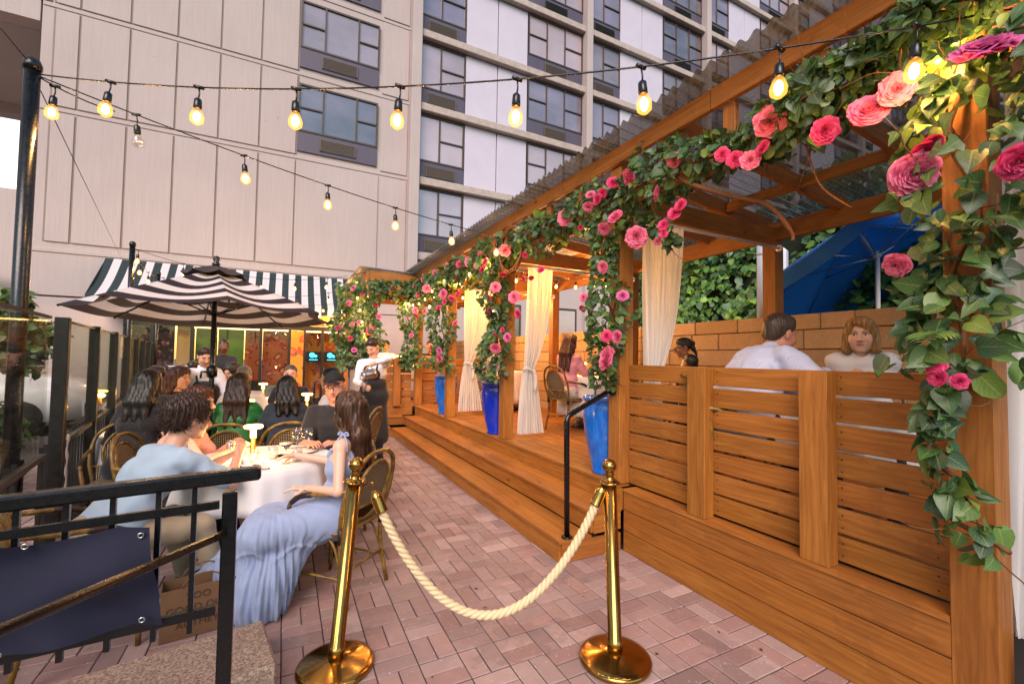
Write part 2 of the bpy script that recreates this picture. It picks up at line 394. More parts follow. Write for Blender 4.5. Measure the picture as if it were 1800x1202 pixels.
def pergola():
    t = thing('pergola', 'long cedar lean-to pergola with corrugated roof over the deck', 'pergola', (XF, 4.9, .5))
    for y in PY:
        m = MB(); zt = 3.1 if y > 1 else 3.6; zb = .0 if y < 1 else .502
        m.box((XF+.07, y, (zt+zb)/2), (.14, .14, zt-zb), bev=.004); m.build('post', WOOD, t)
    for y in PY:
        m = MB(); m.box((4.54, y, (2.86+.5)/2), (.14, .14, 2.36), bev=.004); m.build('post', WOOD, t)
    def hb(name, c, d, **k): m = MB(); m.box(c, d, bev=.004, **k); m.build(name, WOOD, t)
    # headers along y: upper beam, lower beam, back beam
    for (ya, yb) in ((-1.4, 1.9), (1.905, 5.1), (5.105, 9.25)):
        hb('header_beam', (XF-.022, (ya+yb)/2, 3.175), (.04, yb-ya, .135))
    hb('header_beam', (XF+.0, 4.7, 2.80), (.04, 9.1, .19)) if False else None
    for i in range(len(PY)-1):
        hb('lower_beam', (XF+.045, (PY[i]+PY[i+1])/2, 2.80), (.045, PY[i+1]-PY[i]-.145, .19))
        hb('back_beam', (4.50, (PY[i]+PY[i+1])/2, 2.85), (.045, PY[i+1]-PY[i]-.002, .19))
    hb('lower_beam', (XF+.045, -.4, 2.80), (.045, 2.1, .19)); hb('back_beam', (4.50, -.4, 2.85), (.045, 2.2, .19))
    for i in range(len(PY)-1):
        for k in (1, 2, 3):
            y = PY[i]+(PY[i+1]-PY[i])*k/4
            m = MB(); m.box((XF+.02, y, 3.0), (.04, .085, .215), grain=2, bev=.003); m.build('stud', WOOD, t)
    # rafters slope down to the back
    sl = math.atan2(-.20, 2.1); R = Matrix.Rotation(-sl, 3, 'Y')
    ys = [PY[0]-1.9, PY[0]-1.27, PY[0]-.64]
    for i in range(len(PY)-1): ys += [PY[i]+(PY[i+1]-PY[i])*k/3 for k in range(3)]
    ys.append(PY[-1])
    for y in ys:
        m = MB(); m.box((3.52, y+.05, 3.055), (2.16, .04, .13), M=R, bev=.003); m.build('rafter', WOOD, t)
    for y in PY:
        m = MB(); m.box((3.5, y-.05, 2.80), (1.95, .04, .18), bev=.003, grain=0); m.build('side_beam', WOOD, t)
    for x, z in ((3.1, 3.09), (3.85, 3.02)):
        for i in range(len(ys)-1):
            m = MB(); ln = ys[i+1]-ys[i]-.045; m.box((x, (ys[i]+ys[i+1])/2+.05, z), (.04, ln, .09), bev=.003); m.build('blocking', WOOD, t)
    m = MB(); corr(m, 2.2, 3.272, 4.95, 3.03, -1.4, 9.4); m.build('roof_sheet', CG.m, t)
    # side curtain rods
    for i, y in enumerate(PY[:4]):
        m = MB(); yy = y-.12; m.tube([(XF+.15, yy, 2.66), (4.46, yy, 2.66)], .014, 10); m.lathe([(.0, 0), (.035, .0), (.035, .01), (0, .012)], (4.46, yy, 2.66), 12, M=Matrix.Rotation(R_(-90), 3, 'Y')); m.build('curtain_rod', MT['white_paint'], t)
    return t
simple('white_paint', '#cfc9c4', .4)
pergola()
def far_pergola():
    t = thing('pergola', 'far cedar pergola bay with flat roof, standing past the end of the steps', 'pergola', (2.9, 11, .5))
    for x, y in ((1.5, 9.12), (1.5, 12.6), (4.5, 12.6)):
        m = MB(); m.box((x, y, 1.75), (.14, .14, 2.5), bev=.004); m.build('post', WOOD, t)
    def hb(name, c, d): m = MB(); m.box(c, d, bev=.004); m.build(name, WOOD, t)
    hb('header_beam', (1.42, 10.85, 3.08), (.04, 3.7, .19)); hb('header_beam', (2.0, 9.02, 3.08), (1.1, .04, .19)); hb('header_beam', (3.0, 12.7, 3.08), (3.2, .04, .19))
    hb('header_beam', (1.95, 9.2, 2.7), (.8, .04, .15))
    for k in range(7):
        hb('rafter', (3.1, 9.5+k*.52, 3.02), (3.2, .04, .12))
    m = MB(); corr(m, 1.25, 3.24, 4.9, 3.10, 8.95, 12.9); m.build('roof_sheet', CG.m, t)
far_pergola()
# ---------------------------------------------------------------- block wall
def block_wall():
    m = Mat('split_block'); v = m.coord(); n = m.noise(v, 30, 5, .7); n2 = m.noise(v, 130, 3, .7)
    c = m.mix(m.attr(), '#8c6a48', m.math('MULTIPLY', n, .7)); m.col(m.mix(c, '#e8cfa8', m.math('GREATER_THAN', n2, .66))); m.set(Roughness=.9); m.bump(m.math('ADD', n, n2), .9, .008)
    b = MB(); z = 0; rows = [.2]*9+[.165]; zz = 2.0-sum(rows)
    pal = [(.62, .40, .23), (.58, .37, .21), (.66, .44, .26), (.55, .34, .18), (.63, .43, .28)]
    for r, h in enumerate(rows):
        y = -2-(r % 3)*.17
        while y < 13.5:
            l = random.choice([.3, .45, .6]) if h < .19 or r % 2 else random.choice([.4, .6]); c = random.choice(pal); q = random.uniform(.85, 1.1)
            b.box((4.84+random.uniform(-.004, .004), y+l/2, zz+h/2), (.24, l-.008, h-.008), bev=.008, col=(c[0]*q, c[1]*q, c[2]*q)); y += l
        zz += h
    b.box((4.86, 5.7, 1.0), (.2, 15.3, 1.96), col=(.12, .09, .07))
    b.build('block_wall', m.m, label='tan split-face block wall running behind the deck', cat='wall')
block_wall()
# ---------------------------------------------------------------- hotel building, one face at Y=15
CON = Mat('ribbed_concrete'); _v = CON.coord('Object', (1, 1, .04)); _n = CON.noise(_v, 28, 3, .7); _g = CON.noise(CON.coord(), .35, 4); _s = CON.noise(CON.coord('Object', (1, 1, .35)), 9, 5, .7)
_c = CON.mix('#ab9e9b', '#c0b4b1', _n); _c = CON.mix(_c, '#8b7c79', CON.math('MULTIPLY', _g, .5)); _c = CON.mix(_c, '#5f5350', CON.math('MULTIPLY', CON.math('GREATER_THAN', _s, .70), .55)); CON.col(_c); CON.set(Roughness=.9); CON.bump(_n, .35, .01)
simple('groove', '#85786f', .9, nsc=4)
simple('slab_edge', '#a89b93', .85, nsc=6, namt=.35, bump=.3)
simple('white_panel', '#bdb6c4', .45, nsc=2, namt=.08)
simple('spandrel', '#4d4656', .5, nsc=3, namt=.15)
simple('win_frame', '#41362f', .45)
simple('grille', '#5b5047', .6)
simple('grille_dark', '#1e1a18', .7)
simple('dark_room', '#231e22', .8)
simple('curtain_pale', '#a6a9b8', .8, nsc=5)
WG = Mat('window_glass'); WG.col((.25, .25, .30)); WG.set(Roughness=.04, Metallic=.0); WG.b.inputs['Specular IOR Level'].default_value = 1.0; WG.b.inputs['Coat Weight'].default_value = .6
WG.b.inputs['IOR'].default_value = 1.7
_n = WG.noise(WG.coord('Object', (.5, .5, .8)), .8, 3); _oi = WG.new('ObjectInfo'); WG.col(WG.mix(WG.ramp(_n, [(.38, '#3c3640'), (.62, '#8d8294')]), WG.ramp(_oi.outputs['Random'], [(.2, '#4a3f44'), (.5, '#c9b0b0'), (.8, '#77697c')]), .6));  # pink and lilac sky reflections are painted into the pane colour
BLD = None
def building():
    t = thing('hotel_building', 'pale concrete high-rise hotel with rows of dark framed windows', 'building', (5, 15, 0))
    YB = 15.0; H = 30
    w = MB()
    # core wall, with opening at far left between z 5.54 and 9.76
    w.box((29.0, YB+.35+5, H/2), (69.2, 10, H), col=(1, 1, 1)) if False else None
    w.box(((-5.66+3.62)/2, YB+.3, 16.6), (9.28, .5, 27.4), col=(1, 1, 1)); w.box((-4.63, YB+.3, 1.4), (2.05, .5, 2.9), col=(1, 1, 1))
    w.box((-26, YB+.3, 9.76+10), (40.6, .5, 20), col=(1, 1, 1))
    w.box((-26, YB+3.3, 5.50/2), (40.5, 6, 5.50), col=(.75, .72, .72))
    w.box((-26, 18.4, 9.93), (40.6, 5.6, .3), col=(.75, .6, .45)); w.box((-8, 20.9, 9.7), (5, .5, .55), col=(.9, .85, .85))
    w.box((-2.7, YB+5.6, 18.9), (5.9, 10, 22), col=(1, 1, 1))
    w.box((2.7, YB+.3, 1.44), (1.84, .5, 2.86), col=(1, 1, 1))
    # raised cast panels on the left part
    vx = [-5.42, -4.93, -3.92, -2.90, -1.89, -.87, .13]
    bands = [(4.24, 7.50), (7.69, 10.16), (10.33, 12.80), (12.97, 15.44), (15.61, 18.1), (18.25, 20.7), (20.9, 23.4), (23.6, 26)]
    for (a, b) in bands:
        for i in range(len(vx)-1): w.box(((vx[i]+vx[i+1])/2, YB+.035, (a+b)/2), (vx[i+1]-vx[i]-.045, .045, b-a), bev=.008, col=(1, 1, 1))
        w.box((3.1, YB+.035, (a+b)/2), (.88, .045, b-a), bev=.008, col=(1, 1, 1))
        if a < 5: 
            for x in (.65, 1.66, 2.3): pass
            w.box((1.375, YB+.035, (a+b)/2), (2.46, .045, b-a), bev=.008, col=(1, 1, 1))
        if a > 9: w.box((-5.9, YB+.03, (a+b)/2), (.8, .045, b-a), col=(1, 1, 1))
    for z in (4.02, 7.6, 10.245, 12.885, 15.53, 18.17, 20.8): w.box(((-5.66+3.6)/2, YB+.045, z), (9.25, .04, .10), bev=.01, col=(1.02, 1.02, 1.02))
    w.build('wall', CON.m, t)
    g = MB()
    for (a, b) in bands:
        for x in vx: g.box((x, YB+.045, (a+b)/2), (.04, .02, b-a), col=(1, 1, 1))
    g.build('panel_joints', MT['groove'], t)
    fr = {}
    def window(x0, x1, z0, z1, lights, grz, dark=False, y=YB+.12, hid=None):
        m = MB(); cx = (x0+x1)/2; wd = .055
        def bar(ax, az, bx, bz): m.box(((ax+bx)/2, y, (az+bz)/2), (bx-ax, .07, bz-az), col=(1, 1, 1))
        bar(x0, z0, x1, z0+wd); bar(x0, z1-wd, x1, z1); bar(x0, z0+wd, x0+wd, z1-wd); bar(x1-wd, z0+wd, x1, z1-wd)
        W = x1-x0; xs = [x0]+[x0+W*l for l in lights[:-1]]+[x1]
        for q in xs[1:-1]: bar(q-wd/2, z0+wd, q+wd/2, z1-wd)
        tall = lights[-1]
        for i in range(len(xs)-1):
            if i not in tall: zm = (z0+z1)/2; bar(xs[i]+wd*.6, zm-.022, xs[i+1]-wd*.6, zm+.022)
        f = m.build('window', MT['win_frame'], t)
        p = MB(); p.box((cx, y+.02, (z0+z1)/2), (W-.06, .012, z1-z0-.06), col=(1, 1, 1)); p.build('pane', WG.m, f)
        s = MB(); s.box((cx, y+.03, (z0+grz)/2), (W, .08, z0-grz), col=(1, 1, 1)); s.build('spandrel_panel', MT['spandrel'], t)
        gr = MB(); gx = x0+W*(.5 if W > 2 else .5)-.02; gh = .38; gz = (z0+grz)/2-.01
        gr.box((gx, y-.025, gz), (1.07, .03, gh), col=(1, 1, 1), mi=1 if dark else 0)
        for k in range(9): gr.box((gx, y-.045, gz-gh/2+.03+k*.04), (1.01, .02, .012), col=(1, 1, 1), mi=1 if dark else 0)
        for q in (-.52, .52): gr.box((gx+q, y-.045, gz), (.03, .03, gh), mi=1 if dark else 0, col=(1, 1, 1))
        gr.build('vent_grille', [MT['grille'], MT['grille_dark']], t)
    rows_l = [7.8+2.65*k for k in range(7)]
    for z in rows_l: window(.15, 2.53, z+.62, z+2.12, [.3, .72, [1]], z, y=YB+.0)
    # right-hand facade
    w2 = MB(); sl = MB(); pn = MB()
    w2.box((31, YB+.55, H/2), (54.8, .5, H), col=(1, 1, 1))
    zs = [4.97+2.63*k for k in range(10)]
    cols = [3.76]+[11.1+7.35*k for k in range(6)]
    for i, x in enumerate(cols):
        w2.box((x, YB-.0, H/2), (.3 if i else .34, .5, H), bev=.02, col=(1, 1, 1))
    for z in zs: sl.box((31, YB+.06, z), (54.8, .34, .27), bev=.02, col=(1, 1, 1), grain=0)
    w2.build('column_wall', CON.m, t); sl.build('floor_slab_edges', MT['slab_edge'], t)
    for z in zs:
        for i in range(6):
            x = cols[i]+.16
            if z < 6 and i > 1: continue
            if z < 12 and i > 3: continue
            nb = 1.72; p = 1.31
            window(x, x+nb, z+.78, z+2.46, [.46, [0]], z+.135, z > 15)
            for k in (0, 1):
                pn = MB(); pn.box((x+nb+.02+p*(k+.5), YB+.15, z+1.3), (p-.035, .08, 2.34), col=(1, 1, 1), bev=.01); pn.build('white_panel', MT['white_panel'], t)
            window(x+nb+2*p+.03, cols[i+1]-.17, z+.78, z+2.46, [.33, .66, [1]], z+.135, z > 15)
    # ground floor behind the deck
    g = MB(); g.box((31, YB+.2, 2.3), (54.8, .4, 4.9), col=(.8, .8, .8)); g.build('ground_floor_wall', CON.m, t)
    for x in (7, 9.6, 12.2, 15, 18):
        m = MB(); m.box((x, YB-.02, 2.6), (2.1, .06, 1.9), col=(1, 1, 1)); f = m.build('window', MT['win_frame'], t); m = MB(); m.box((x, YB-.06, 2.6), (1.9, .03, 1.7), col=(1, 1, 1)); m.build('pane', WG.m, f)
building()
# ---------------------------------------------------------------- storefront under the awning
def floral(name, base, c1, c2, c3, sc, em=0):
    m = Mat(name); v = m.coord('Object'); d = m.noise(v, sc*.7, 3)
    mixv = m.new('VectorMath', operation='MULTIPLY_ADD'); mixv.inputs[1].default_value = (.35/sc*3,)*3
    tc = m.new('TexNoise'); tc.inputs['Scale'].default_value = sc*.9; m.ln(v, tc.inputs[0]); m.ln(tc.outputs[1], mixv.inputs[0]); m.ln(v, mixv.inputs[2])
    vo = m.new('TexVoronoi'); vo.inputs['Scale'].default_value = sc; m.ln(mixv.outputs[0], vo.inputs['Vector'])
    vo2 = m.new('TexVoronoi'); vo2.inputs['Scale'].default_value = sc*1.7; m.ln(mixv.outputs[0], vo2.inputs['Vector'])
    c = m.mix(base, c1, m.math('LESS_THAN', vo.outputs['Distance'], .38)); c = m.mix(c, c2, m.math('LESS_THAN', vo.outputs['Distance'], .2))
    c = m.mix(c, c3, m.math('LESS_THAN', vo2.outputs['Distance'], .22)); m.col(c); m.set(Roughness=.6); MT[name] = m.m; return m.m
floral('orange_floral', '#c9801f', '#b5461c', '#d96a3a', '#4c5a2a', 2.6)
floral('red_floral', '#a2531f', '#8d2c1c', '#d08a3a', '#37301c', 3.2)
floral('dark_floral', '#241b1c', '#6b3440', '#a7736a', '#3d4a35', 9)
simple('green_wall', '#4f8420', .6, nsc=2)
simple('cream_wall', '#d8b878', .7)
glass('shop_glass', (.85, .85, .85), .01, .93)
emit('warm_panel', '#ffd9a0', 5.0)
emit('screen_glow', '#37b6d8', 2.0)
simple('screen_dark', '#101c22', .2)
def storefront():
    t = thing('storefront', 'restaurant front of black framed glass with orange floral panels under the awning', 'storefront', (-1, 14.8, 0))
    fm = MB(); Y = 14.72
    xs = [-3.62, -3.12, -2.25, -1.72, -.62, .12, .52, 1.02, 1.7]
    for x in xs: fm.box((x, Y, 1.12), (.08, .1, 2.24), col=(1, 1, 1))
    fm.box((-1, Y, 2.3), (5.4, .12, .14), col=(1, 1, 1)); fm.box((-1, Y, .1), (5.4, .1, .2), col=(1, 1, 1))
    fm.box((-1.15, Y+.03, .45), (1.1, .06, .6), col=(1, 1, 1)); fm.box((1.35, Y+.02, .8), (.7, .06, .3), col=(1, 1, 1))
    fm.build('door_frames', MT['black_metal'], t)
    gl = MB(); gl.box((-1, Y, 1.2), (5.3, .012, 2.1), col=(1, 1, 1)); gl.build('glass_front', MT['shop_glass'], t)
    def panel(x0, x1, z0, z1, y, mat, nm='wall_panel'): m = MB(); m.box(((x0+x1)/2, y, (z0+z1)/2), (x1-x0, .05, z1-z0), col=(1, 1, 1)); m.build(nm, MT[mat], t)
    panel(-3.75, 1.72, 2.38, 3.15, Y+.05, 'orange_floral', 'header_panel')
    panel(.16, .5, .2, 2.22, Y-.03, 'orange_floral'); panel(-.58, .1, .6, 2.2, 14.95, 'red_floral'); panel(.55, 1.7, .2, 2.2, 14.97, 'orange_floral')
    panel(-1.68, -1.05, .2, 2.2, 14.96, 'green_wall'); panel(-1.03, -.6, .2, 2.2, 14.97, 'red_floral'); panel(-2.2, -1.75, .2, 2.2, 14.94, 'green_wall')
    panel(-2.62, -2.22, .2, 2.3, 14.9, 'cream_wall')
    panel(-3.75, -2.66, .0, 2.6, 14.85, 'dark_floral')
    for x in (.78, 1.28):
        m = MB(); m.box((x, Y-.09, 1.45), (.42, .04, .32), col=(1, 1, 1)); s = m.build('screen', MT['screen_dark'], t)
        m = MB(); m.lathe([(.075, 0), (.075, .004), (.0, .004)], (x-.04, Y-.112, 1.5), 16, M=Matrix.Rotation(R_(90), 3, 'X'))
        m.lathe([(.04, 0), (.04, .003), (0, .003)], (x+.06, Y-.118, 1.47), 14, M=Matrix.Rotation(R_(90), 3, 'X'))
        for q in range(6): m.box((x-.1+q*.04, Y-.113, 1.36), (.024, .004, .02), col=(1, 1, 1))
        m.build('screen_icon', MT['screen_glow'], s)
    for x in (-3.3, -2.5, -2.0, -1.4, -.3, .3, .9, 1.4):
        m = MB(); m.lathe([(.05, 0), (.05, .01), (0, .012)], (x, 14.55, 2.66), 12); m.build('downlight', MT['warm_panel'], t)
    cp = MB(); cp.box((-1, 14.4, 2.74), (5.4, .8, .05), col=(1, 1, 1)); cp.build('soffit', MT['win_frame'], t)
storefront()
def pl(name, loc, e, col=(1, .62, .3), r=.06):
    d = bpy.data.lights.new(name, 'POINT'); d.energy = e; d.color = col; d.shadow_soft_size = r
    o = bpy.data.objects.new(name, d); COL.objects.link(o); o.location = loc; return o
for x in (-3.2, -1.6, .0, 1.3): pl('shopfront_downlight', (x, 14.35, 2.6), 16, (1, .7, .38), .05)
# awnings
def stripe(name, c1, c2, n, axis='U'):
    m = Mat(name); tc = m.new('TexCoord'); sp = m.new('SeparateXYZ'); m.ln(tc.outputs['UV'], sp.inputs[0])
    f = m.math('FRACT', m.math('MULTIPLY', sp.outputs[0 if axis == 'U' else 1], n)); k = m.math('GREATER_THAN', f, .5)
    c = m.mix(c1, c2, k); m.col(c); m.set(Roughness=.8); m.bump(m.noise(m.coord(), 200, 2), .2, .002)
    t = m.new('BsdfTranslucent'); m.ln(c, t.inputs[0]); mx = m.new('MixShader'); mx.inputs[0].default_value = .3
    m.ln(m.b.outputs[0], mx.inputs[1]); m.ln(t.outputs[0], mx.inputs[2]); m.ln(mx.outputs[0], m.o.inputs[0]); MT[name] = m.m; return m.m
stripe('awning_stripe', '#2b3a3f', '#dcd6da', 1/.34)
simple('awning_end', '#2b2f3a', .8)
def awning(x0, x1, zt, zb, proj, vz, label):
    t = thing('awning', label, 'awning', ((x0+x1)/2, 15, zb)); m = MB(); w = x1-x0; yb = 15-proj
    m.sheet(lambda u, v: (x0+w*u, 15-proj*(v if v < 1 else 1)-.05, zt+(zb-zt)*v-.10*math.sin(math.pi*v)), 40, 6, us=w, vs=1)
    m.build('canopy', MT['awning_stripe'], t)
    m = MB(); m.sheet(lambda u, v: (x0+w*u, yb-.052, zb-vz*v+.01*math.cos(u*w*18)*v), int(w/.06), 2, us=w, vs=1); m.build('valance', MT['awning_stripe'], t)
    for x in (x0, x1):
        m = MB(); m.add([(x, 14.98, zt), (x, yb-.05, zb), (x, yb-.05, zb-vz), (x, 14.98, zb-vz)], [[0, 1, 2, 3]], col=(1, 1, 1)); m.build('end_panel', MT['awning_end'], t)
awning(-4.2, 1.78, 3.93, 2.85, 1.2, .22, 'wide green and white striped awning above the restaurant front')
awning(-9.5, -6.15, 3.45, 3.0, .8, .2, 'small black and white striped awning at the far left of the wall')
# ---------------------------------------------------------------- shared small materials
BAM = Mat('bamboo_tube'); _v = BAM.coord(); _n = BAM.noise(_v, 22, 4); BAM.col(BAM.ramp(_n, [(.3, '#4e3714'), (.55, '#7d5e26'), (.75, '#a3833c')])); BAM.set(Roughness=.35); BAM = BAM.m
simple('dark_wrap', '#2a170c', .5, nsc=60, bump=.3, bsc=300)
def weave(name, c1, c2, sc=52, th=.35):
    m = Mat(name); tc = m.new('TexCoord'); mp = m.new('Mapping'); mp.inputs['Rotation'].default_value = (0, 0, R_(45)); mp.inputs['Scale'].default_value = (sc, sc, 1); m.ln(tc.outputs['UV'], mp.inputs[0])
    sp = m.new('SeparateXYZ'); m.ln(mp.outputs[0], sp.inputs[0]); a = m.math('SINE', m.math('MULTIPLY', sp.outputs[0], 6.283)); b = m.math('SINE', m.math('MULTIPLY', sp.outputs[1], 6.283))
    k = m.math('MULTIPLY', a, b); m.col(m.mix(c1, c2, m.math('GREATER_THAN', k, th))); m.set(Roughness=.5); m.bump(k, .5, .004); MT[name] = m.m; return m.m
weave('rattan_weave', '#1c150f', '#c9b48a'); weave('rattan_weave_pale', '#3a3a44', '#ddd6cc', 60, -.1)
simple('brass', '#ab8344', .16, metal=1, nsc=9, namt=.2, bump=.015, bsc=30)
simple('gold_satin', '#b98a3c', .3, metal=1)
simple('rope_fibre', '#d8c39c', .9, nsc=90, namt=.2, bump=.6, bsc=400)
simple('black_paint', '#07080a', .28, nsc=40, namt=.3, bump=.12, bsc=80)
simple('steel', '#b9b9b9', .25, metal=1)
simple('white_ceramic', '#e6e2da', .25)
simple('brown_paper', '#6e5038', .85, nsc=12, bump=.15)
simple('ink', '#4b2f1d', .8)
simple('phone_black', '#0a0a0c', .1)
glass('clear_glass', (.95, .95, .95), .01, .9, 1.35)
glass('patio_glass', (.9, .9, .86), .03, .99, 1.5)
simple('cocktail', '#4a160c', .15); simple('foam', '#e8dcc0', .6); simple('water', (.8, .85, .85), .05)
cloth('linen_white', '#d9d5d6', 260)
cloth('tarp_navy', '#080c28', 500, .85, sheen=0)
emit('lamp_glow', '#ffb84d', 7); emit('candle_glow', '#ff9c2e', 25)
_m = Mat('bulb_glow'); _sp = _m.new('SeparateXYZ'); _tc = _m.new('TexCoord'); _m.ln(_tc.outputs['Object'], _sp.inputs[0]); _e = _m.new('Emission'); _r = _m.new('MapRange'); _m.ln(_sp.outputs[2], _r.inputs[0]); _r.inputs[1].default_value = -.105; _r.inputs[2].default_value = -.135; _r.inputs[3].default_value = .35; _r.inputs[4].default_value = .95; _m.ln(_r.outputs[0], _e.inputs[1]); _e.inputs[0].default_value = (1, .36, .05, 1); _tt = _m.new('BsdfTransparent'); _xx = _m.new('MixShader'); _xx.inputs[0].default_value = .45; _m.ln(_tt.outputs[0], _xx.inputs[1]); _m.ln(_e.outputs[0], _xx.inputs[2]); _m.ln(_xx.outputs[0], _m.o.inputs[0]); MT['bulb_glow'] = _m.m; emit('filament_glow', (1, .6, .22), 14); glass('bulb_clear', (.95, .93, .9), .02, .9)
# ---------------------------------------------------------------- bistro chair (front towards +y)
def make_chair(loc, rz, label, group='rattan bistro chairs', pale=False):
    t = thing('bistro_chair', label, 'chair', (0, 0, 0), group)
    def P(nm, f, mat, par=None): m = MB(); f(m); return m.build(nm, mat, par or t)
    for sx in (-1, 1):
        P('leg', lambda m: m.tube(bez([(sx*.2, .2, 0), (sx*.195, .2, .25), (sx*.18, .19, .45)], 3), .0135, 8), BAM)
        P('leg', lambda m: m.tube(bez([(sx*.2, -.26, 0), (sx*.195, -.21, .25), (sx*.2, -.2, .44)], 3), .0135, 8), BAM)
        P('armrest', lambda m: m.tube(bez([(sx*.225, -.27, .70), (sx*.25, -.12, .675), (sx*.25, .05, .65), (sx*.235, .15, .58), (sx*.2, .19, .44)], 4), .0135, 8), BAM)
        P('binding', lambda m: m.tube(bez([(sx*.252, -.03, .665), (sx*.25, .06, .645), (sx*.24, .13, .60)], 3), .0175, 8), MT['dark_wrap'])
        P('binding', lambda m: m.tube([(sx*.193, .2, .36), (sx*.185, .195, .43)], .0175, 8), MT['dark_wrap']); P('binding', lambda m: m.tube([(sx*.197, -.205, .38), (sx*.205, -.21, .47)], .0175, 8), MT['dark_wrap'])
        P('brace', lambda m: m.tube(bez([(sx*.19, .19, .24), (sx*.185, .12, .38), (sx*.185, -.02, .425), (sx*.19, -.14, .37), (sx*.195, -.2, .24)], 4), .009, 6), BAM)
    P('back_frame', lambda m: m.tube(bez([(-.2, -.2, .43), (-.232, -.245, .62), (-.2, -.29, .80), (-.1, -.32, .885), (0, -.325, .90), (.1, -.32, .885), (.2, -.29, .80), (.232, -.245, .62), (.2, -.2, .43)], 5), .0145, 8), BAM)
    def bk(u, z): return (u, -.2-.14*((z-.43)/.47)-.0*u*u, z)
    def inner(m):
        pts = [bk(.158*math.cos(a), .655+.185*math.sin(a)) for a in [2*math.pi*k/28 for k in range(28)]]
        m.tube(pts, .011, 7, closed=True); m.tube([bk(-.23, .56), bk(.23, .56)], .009, 7)
    P('hoop', inner, BAM)
    def wv(m):
        def f(u, v):
            r = v*.155; a = u*2*math.pi; p = bk(r*math.cos(a), .655+r*1.18*math.sin(a)); return p
        V = [bk(0, .655)]; F = []; uv = []
        n = 28
        for k in range(n): a = 2*math.pi*k/n; V.append(bk(.155*math.cos(a), .655+.182*math.sin(a)))
        for k in range(n):
            f_ = [0, 1+k, 1+(k+1) % n]; F.append(f_); uv.append([(V[i][0], V[i][2]) for i in f_])
        V2 = [bk(x, z) for z in (.45, .55) for x in (-.19, .19)]; m.add(V, F, uv); m.add(V2, [[0, 1, 3, 2]], [[(V2[i][0], V2[i][2]) for i in (0, 1, 3, 2)]])
    P('backrest', wv, MT['rattan_weave_pale' if pale else 'rattan_weave'])
    def rsq(r, n=8, c=.07):
        o = []
        for q, (sx, sy) in enumerate(((1, 1), (-1, 1), (-1, -1), (1, -1))):
            for k in range(5):
                a = math.pi/2*(q+k/4); o.append((sx*(r-c)+c*math.cos(a), sy*(r-c)+c*math.sin(a)))
        return o
    def seat(m):
        o = rsq(.205); V = [(0, 0, .462)]+[(x*s, y*s, z) for s, z in ((.6, .468), (.96, .46), (1.0, .448), (.96, .44)) for x, y in o]; n = len(o); F = [[0, 1+k, 1+(k+1) % n] for k in range(n)]
        for r in range(3): F += [[1+r*n+k, 1+(r+1)*n+k, 1+(r+1)*n+(k+1) % n, 1+r*n+(k+1) % n] for k in range(n)]
        m.add(V, F, [[(V[i][0], V[i][1]) for i in f] for f in F], sm=True)
    P('seat', seat, MT['rattan_weave_pale' if pale else 'rattan_weave'])
    def st(m):
        o = rsq(.21); m.tube([(x, y, .435) for x, y in o], .011, 6, closed=True)
        m.tube([(-.195, .2, .2), (.195, .2, .2)], .008, 6); m.tube([(-.195, -.22, .2), (.195, -.22, .2)], .008, 6)
        m.tube([(-.197, .2, .17), (-.197, -.23, .17)], .008, 6); m.tube([(.197, .2, .17), (.197, -.23, .17)], .008, 6)
    P('seat_frame', st, BAM)
    t.location = loc; t.rotation_euler = (0, 0, rz); return t
CH0 = None
def chair(x, y, face, label, z=0, pale=False):
    """face = heading in degrees clockwise from +y"""
    global CH0
    if CH0 is None: CH0 = make_chair((x, y, z), R_(-face), label); return CH0
    c = copy_tree(CH0); c.location = (x, y, z); c.rotation_euler = (0, 0, R_(-face)); c['label'] = label
    if pale:
        for ch in c.children:
            if ch.name.split('.')[0] in ('seat', 'backrest'): ch.data = ch.data.copy(); ch.data.materials[0] = MT['rattan_weave_pale']
    return c
# ---------------------------------------------------------------- tables
def table(x, y, r, label, z=0, lab2=None, drop=.3, square=None):
    t = thing('dining_table', label, 'table', (x, y, z), 'dining tables')
    m = MB(); m.lathe([(.26, 0), (.26, .02), (.06, .05), (.04, .12), (.04, .7), (.1, .725)], (x, y, z), 16); m.build('pedestal', MT['black_metal'], t)
    m = MB()
    if square: m.box((x, y, z+.735), (square[0], square[1], .025), col=(1, 1, 1))
    else: m.lathe([(0, .722), (r-.01, .722), (r-.01, .745), (0, .745)], (x, y, z), 28)
    m.build('table_top', MT['dark_wrap'], t)
    m = MB(); n = 96
    ph = random.uniform(0, 6)
    if square:
        a, b = square[0]/2, square[1]/2
        def rad(an): c, s = math.cos(an), math.sin(an); return 1/((abs(c)/a)**12+(abs(s)/b)**12)**(1/12)
    else:
        def rad(an): return r
    def f(rr, zz, an, i):
        if i < 4: return rr*rad(an)
        k = (i-3)/5; q = math.sin(9*an+ph)+.5*math.sin(14*an+2*ph)+.35*math.sin(23*an)
        return rad(an)*(1.0)+.012+k*(.022*q+.03)
    prof = [(0, .752), (.5, .752), (.95, .752), (1.0, .75)]+[(1, .745-drop*k/5) for k in (0.15, 1, 2, 3, 4, 5)]
    m.lathe(prof, (x, y, z), n, fn=f); c = m.build('tablecloth', MT['linen_white'], origin=(x, y, z+.75)); props(c, lab2 or 'white cloth on '+label, 'tablecloth', 'white tablecloths')
    return t
def lathe_thing(name, prof, x, y, z, mat, label, cat, seg=20, group=None, **k):
    m = MB(); m.lathe(prof, (x, y, z), seg, **k); return m.build(name, mat, label=label, cat=cat, group=group, origin=(x, y, z))
